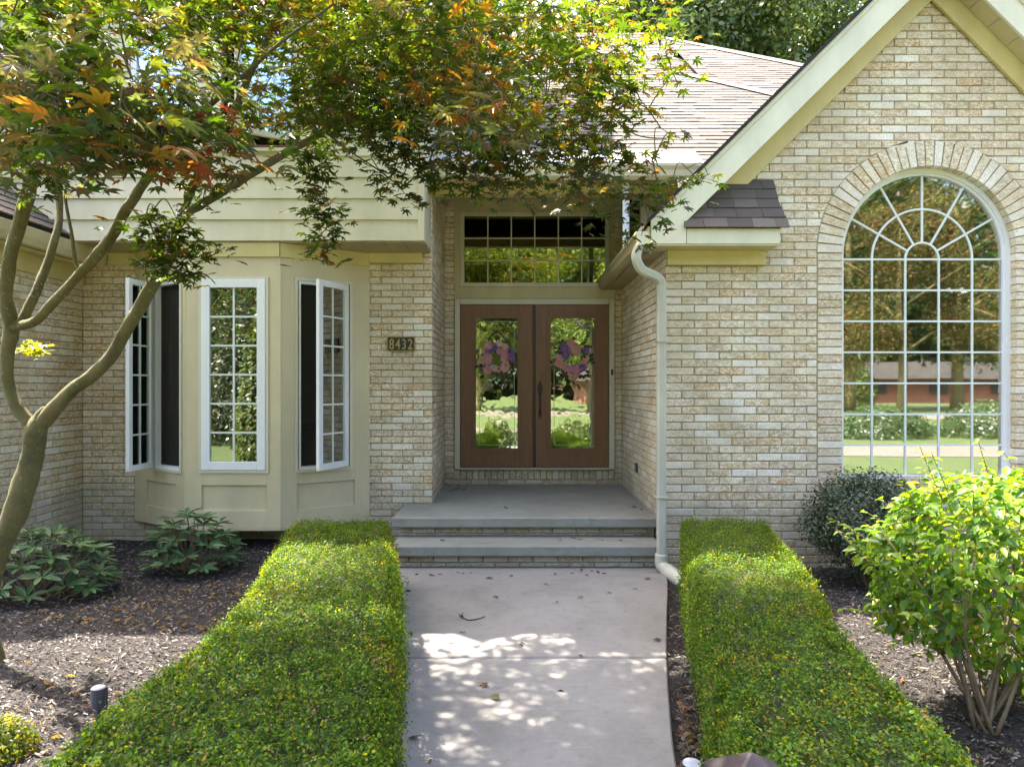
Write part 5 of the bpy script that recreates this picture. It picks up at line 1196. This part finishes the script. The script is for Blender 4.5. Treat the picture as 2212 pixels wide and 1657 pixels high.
q = l2.location; m_ = MB(); m_.lathe((q.x,q.y,0),[(.030,-.05),(.036,.035),(.046,.04),(.046,.055)],20); m_.build('body', M['black'], l2); m_ = MB(); m_.lathe((q.x,q.y,0),[(.040,.0555),(.036,.060),(.012,.062)],20); m_.build('lens', M['lens'], l2)
l3 = empty('spotlight', (xat(213,3.45),3.45,0)); tag(l3, 'small grey garden spotlight standing in the mulch left of the hedge', 'garden light')
q = l3.location; m_ = MB(); m_.lathe((q.x,q.y,0),[(.010,-.05),(.012,.03),(.034,.04),(.036,.135),(.030,.14)],14); m_.build('housing', M['greyblue'], l3, smooth=False); m_ = MB(); m_.box((q.x+.040,q.y-.003,-.03),(q.x+.046,q.y+.003,.14)); m_.build('stake', M['iron'], l3)

tw_ = empty('fallen_twig', (at(1020,1337,4.86).x,4.86,0)); tag(tw_, 'thin dark twig with curled leaf lying on the upper walk slab', 'twig')
q = tw_.location; m_ = MB(); m_.tube([V(k) for k in cr([(q.x-.07,4.86,.012),(q.x-.02,4.82,.008),(q.x+.04,4.835,.010),(q.x+.09,4.88,.012)],4)], .004, 5); m_.tube([(q.x-.07,4.86,.012),(q.x-.10,4.89,.03)],.003,4); m_.tube([(q.x-.065,4.86,.012),(q.x-.075,4.90,.035)],.003,4); m_.build('stick', M['iron'], tw_)
leaf_obj(MAPLE, 'leaf', tw_, (q.x-.07,4.86,.02), (.3,-.4,1), (-1,.2,.2), .03, (.05,.035,.03))
DEAD = [single_leaf_mesh('dry_leaf', 'maple', M['dead']), single_leaf_mesh('dry_leaf', 'oval', M['dead'])]
def dead(px, py, z=0.008, size=None, col=None, lab='dry brown leaf lying on the front walk', grp='dry leaves on the walk'):
    Y = F*(CZ - z)/(py-HY); x_ = xat(px, Y); s = size or random.uniform(.03,.055)
    c = col or random.choice([(.10,.06,.035),(.17,.10,.05),(.07,.05,.04),(.20,.13,.06),(.13,.10,.04)])
    o = leaf_obj(random.choice(DEAD), 'fallen_leaf', None, (x_,Y,z+.004), (random.gauss(0,.25),random.gauss(0,.25),1), (random.gauss(0,1),random.gauss(0,1),0), s, c)
    tag(o, lab, 'leaf', grp)
for (a, b) in [(985,1237),(1000,1240),(1015,1236),(955,1240),(935,1243),(905,1240),(880,1248),(885,1257),(882,1275),(1240,1238),(1255,1235),(1275,1234),(1290,1236),(1300,1240),(1265,1242),(1200,1242),(1000,1365),(890,1366),(1123,1392),(1130,1390),(1418,1383),(1075,1290),(1260,1290),(1180,1262),(1320,1280),(1052,1480),(1258,1418),(1218,1492),(900,1590),(935,1640),(1370,1272),(1100,1245),(1060,1247),(1200,1300)]: dead(a, b)
dead(1080,1510,size=.06,col=(.16,.17,.05),lab='yellow green leaf lying in the dappled light on the walk', grp=None)
dead(1405,1248,size=.08,col=(.26,.19,.09),lab='large pale curled leaf beside the foot of the downspout', grp=None)
for (a, b) in [(960,1167),(1240,1163),(1255,1165),(1210,1168),(1300,1166),(1345,1168)]: dead(a, b, .213, lab='dry brown leaf lying on the lower step', grp='dry leaves on the lower step')
for (a, b) in [(968,1052),(985,1055),(1000,1058),(975,1060),(993,1050),(1095,1098),(1375,1098),(1385,1100),(1365,1096),(1012,1052),(1040,1050),(1110,1053)]: dead(a, b, .407, lab='dark leaf lying on the porch floor', grp='dark leaves on the porch floor', col=random.choice([(.05,.045,.035),(.09,.07,.04)]))
rl = MB()
nn_ = 420; P0 = []; 
for _ in range(nn_):
    if random.random() < .5: a, b = random.uniform(60,560), random.uniform(1265,1360)
    else: a, b = random.choice([(random.uniform(1465,1540),random.uniform(1450,1650)),(random.uniform(-0,330),random.uniform(1440,1640)),(random.uniform(1750,2200),random.uniform(1300,1640))])
    Y = F*(CZ-.01)/(b-HY); P0.append((xat(a,Y), Y, gz(xat(a,Y),Y)+.022))
P0 = np.array(P0); cloud('leaf_litter', M['shrub'], None, P0, rng.normal(0,.4,(nn_,3))+np.array([0,0,1]), rng.normal(0,1,(nn_,3)), rng.uniform(.022,.042,nn_), pal(nn_,[(4,(.17,.13,.09)),(1,(.22,.12,.06)),(3,(.13,.10,.07)),(1,(.24,.20,.13))],.3), 'maple')
tag(bpy.data.objects['leaf_litter'], 'dry tan leaves scattered over the dark mulch', 'leaf litter')

# ================================================================ TREES AND PLACES AROUND
def crown_tree(name, label, x0, y0, h, r, n, ls, cols, group=None, crown_z=.62, cat='tree'):
    o = empty(name, (x0,y0,-.1)); tag(o, label, cat, group)
    m_ = MB(); m_.tube([V(k) for k in cr([(x0,y0,-.15),(x0+.1,y0,h*.25),(x0-.1,y0+.1,h*.5),(x0,y0,h*.8)],4)], list(np.linspace(.05*r+.08,.03,13)), 9)
    for k in range(7):
        a = k*2.4; s = h*(.3+.06*k); m_.tube([(x0,y0,s),(x0+r*.4*math.cos(a),y0+r*.4*math.sin(a),s+h*.08),(x0+r*.75*math.cos(a),y0+r*.75*math.sin(a),s+h*.14)],[.012*r+.03,.01*r+.01,.01],6)
    m_.build('trunk', M['bark'], o, smooth=True)
    nb = 26; cen = []
    for k in range(nb):
        a = rng.uniform(0,6.28); e = rng.uniform(-.75,1); q = rng.uniform(.35,.85); cen.append((x0+r*q*math.sqrt(1-e*e*.9)*math.cos(a), y0+r*q*math.sqrt(1-e*e*.9)*math.sin(a), h*crown_z + (h*(1-crown_z)-.2*r)*e*.95, r*rng.uniform(.22,.42)))
    cen = np.array(cen); k = rng.integers(0, nb, n); v = rng.normal(0,1,(n,3)); v /= np.linalg.norm(v,axis=1)[:,None]; rr = rng.uniform(.55,1.05,(n,1))
    P0 = cen[k,:3] + v*rr*cen[k,3:4]; cloud('crown', M['far_leaf' if y0 > 0 else 'env_leaf'], o, P0, v+rng.normal(0,.6,(n,3))+np.array([0,0,.4]), v+rng.normal(0,.8,(n,3)), rng.uniform(.7,1.3,n)*ls, pal(n, cols, .3)*rng.uniform(.75,1.25,(nb,1))[k], 'diamond')
GR = [(4,(.05,.09,.03)),(3,(.07,.11,.035)),(2,(.035,.07,.028)),(1,(.12,.13,.04))]
GB = [(4,(.10,.16,.045)),(3,(.15,.20,.06)),(2,(.05,.10,.03)),(2,(.22,.25,.10))]
YG = [(3,(.10,.14,.03)),(2,(.14,.16,.035)),(2,(.06,.10,.025))]
DK = [(4,(.03,.055,.018)),(3,(.045,.07,.02)),(1.5,(.07,.075,.025)),(1,(.09,.05,.03))]
MR = [(2,(.09,.05,.025)),(2,(.15,.085,.025)),(3,(.05,.055,.022)),(3,(.08,.10,.025))]
crown_tree('shade_tree', 'tall green tree behind the roof, left of the gable', 5.0, 25.5, 18.5, 4.8, 42000, .19, GB, 'trees behind the house')
crown_tree('shade_tree', 'tall green tree behind the roof, partly behind the gable edge', 10.0, 24.0, 18.0, 4.8, 46000, .19, GB, 'trees behind the house')
crown_tree('shade_tree', 'tall green tree behind the roof, between its two neighbours', 7.6, 29.0, 20.5, 5.2, 30000, .22, GB, 'trees behind the house')
crown_tree('shade_tree', 'tall green tree rising behind the gabled wing', 14.5, 29.0, 19.0, 6, 26000, .26, GB, 'trees behind the house')
crown_tree('shade_tree', 'tall green tree behind the house, mostly hidden by maple leaves', -1.5, 28.0, 19.0, 5.5, 14000, .26, GR, 'trees behind the house')
GR_ = None
# what stands across the lawn and is mirrored in the windows
def strip(name, pts, w_, z, mat):
    q = cr(pts, 8); L, Rr = [], []
    for i in range(len(q)):
        t_ = V(q[min(i+1,len(q)-1)]) - V(q[max(i-1,0)]); n_ = V((-t_.y, t_.x)).normalized(); L.append((q[i][0]+n_.x*w_/2, q[i][1]+n_.y*w_/2, z)); Rr.append((q[i][0]-n_.x*w_/2, q[i][1]-n_.y*w_/2, z))
    m_ = MB(); m_.v = L + Rr; k = len(L); m_.f = [(i, i+k, i+k+1, i+1) for i in range(k-1)]; m_.c = [None]*(k-1); o = m_.build(name, mat); o['kind'] = 'structure'; return o
strip('driveway', [(-14,-12.5),(-6,-10.5),(2,-8.2),(8,-6.4),(14,-6.0),(22,-7.5),(34,-13)], 3.6, -.085, M['drive'])
strip('street', [(-90,-30),(-20,-26),(20,-27),(90,-32)], 6.5, -.085, M['drive'])
crown_tree('copper_maple', 'orange and bronze maple on the lawn, mirrored in the arched window', 14.6, -13, 9.5, 2.8, 22000, .10, MR, None, .56)
for i, (x0, y0, h, r, c_, lab) in enumerate([(-26,-38,14,6,GR,'green street tree furthest left, mirrored in the bay glass'),(-12,-36,12.5,5.5,GR,'green tree left across the street, mirrored in the door'),(-2.5,-33,14,5.5,YG,'yellow green tree straight across the street, mirrored in the left door glass'),
      (5.5,-31,14,5,YG,'light green tree across the street, mirrored in the right door glass'),(14,-40,18,7,DK,'tall green tree across the street, right of the light green ones'),(24,-36,23,8,DK,'tall dark tree across the street behind the copper maple'),(33,-38,23,8,DK,'tall green tree across the street, right of the copper maple'),(43,-42,22,8,DK,'tall tree at the far right across the street')]):
    crown_tree('street_tree', lab, x0, y0, h, r, 11000, .36, c_, 'trees across the street', .52)
crown_tree('young_maple', 'small purple leaved tree at the lawn edge, mirrored beside the copper maple', 20.5, -15, 7.5, 3.0, 12000, .12, MR, None, .55)
def mound(name, label, x0, y0, rx, ry, h, n, cols, ls=.07, group=None):
    o = empty(name, (x0,y0,-.1)); tag(o, label, 'shrub', group); v = rng.normal(0,1,(n,3)); v /= np.linalg.norm(v,axis=1)[:,None]; v[:,2] = abs(v[:,2])
    P0 = np.array([x0,y0,-.05]) + v*np.array([rx,ry,h])*rng.uniform(.8,1.04,(n,1))*(1+.08*np.sin(6*v[:,:1]*3)); cloud('foliage', M['far_leaf'], o, P0, v+rng.normal(0,.4,(n,3)), v+rng.normal(0,.6,(n,3)), rng.uniform(.7,1.3,n)*ls, pal(n,cols,.25), 'diamond')
    m_ = MB(); m_.tube([(x0,y0,-.15),(x0,y0,h*.6)],[.05,.02],6); m_.build('stem', M['stem'], o)
mound('lawn_shrub', 'dark low shrub under the copper maple', 12.5, -10.5, 1.7, 1.1, 1.0, 5000, GR, .10, 'shrubs on the far lawn'); mound('lawn_shrub', 'dark rounded shrub right of the copper maple trunk', 17.0, -11, 2.2, 1.2, 1.2, 6000, GR, .10, 'shrubs on the far lawn')
mound('lawn_shrub', 'yellow green shrub by the driveway edge', 16.5, -7.6, 1.2, .9, 1.0, 4000, YG, .08, 'shrubs on the far lawn'); mound('lawn_shrub', 'conical green shrub before the red brick house', 31, -50, 2.2, 2, 4, 2500, YG, .3, 'shrubs on the far lawn')
mound('ornamental_grass', 'grassy tuft mirrored low in the left door glass', -.42, -1.3, .45, .4, .75, 4000, YG, .09); mound('ornamental_grass', 'dark green tuft mirrored low in the door glass, beside the lighter one', .45, -3.0, .42, .4, .62, 4000, GR, .09)
mound('lawn_shrub', 'bright green shrub at the walk side, mirrored in the right door glass', 1.9, -3.0, .7, .5, .7, 4000, YG, .08, 'shrubs on the far lawn')
mound('conical_evergreen', 'narrow light green evergreen on the lawn, mirrored in the bay centre window', -5.1, -.6, .55, .5, 3.2, 9000, YG, .09)
fh = empty('red_brick_house', (30,-62,0)); tag(fh, 'red brick house far across the street, mirrored in the arched window', 'house')
m_ = MB(); m_.box((8,-68,-.1),(58,-60,2.5)); m_.build('wall', M['red_house'], fh)
m_ = MB(); m_.prism([(7,-59,2.5),(7,-64,4.4),(7,-69,2.5)],(52,0,0)); m_.build('roof', M['shingle'], fh)
for i in range(7): m_ = MB(); m_.box((12+i*6.5,-59.98,.9),(13.8+i*6.5,-59.9,2.0)); m_.build('window', M['iron'], fh)

for i, (x0, y0, h, lab) in enumerate([(-8.2,-7.5,4.6,'dark evergreen nearest the tufted grass, added to darken the bay reflection'),(-10.6,-8.6,5.4,'tallest dark evergreen of the added row'),(-13.2,-9.5,4.8,'dark evergreen of the added row beside the tallest'),(-16,-10.5,5.2,'dark evergreen at the far end of the added row')]):
    mound('conical_evergreen', lab, x0, y0, 1.35, 1.2, h, 7000, DK, .13, 'evergreens added to darken the bay reflections')  # unseen row added to darken what the bay glass mirrors
n = 52000; P0 = np.stack([rng.uniform(-150,150,n), rng.normal(-84,4,n), rng.uniform(0.001,1,n)**.8*27], 1); P0[:,2] = np.nan_to_num(P0[:,2], nan=.2)  # woods added to block the bright horizon in the reflections
P0[:,2] *= 1+.25*np.sin(P0[:,0]*.21)*np.sin(P0[:,0]*.083+1)
cloud('far_woods', M['far_leaf'], None, P0, rng.normal(0,.6,(n,3))+np.array([0,.6,.4]), rng.normal(0,1,(n,3)), rng.uniform(1.2,2.6,n), pal(n, DK, .3), 'diamond')
tag(bpy.data.objects['far_woods'], 'line of dark woods added far beyond the street to block the horizon', 'woods')
m_ = MB(); m_.box((-150,-86,-.1),(150,-85.5,17)); o = m_.build('far_woods_backing', M['hedgecore']); o['kind'] = 'structure'  # plain dark slab added to close the horizon behind the woods
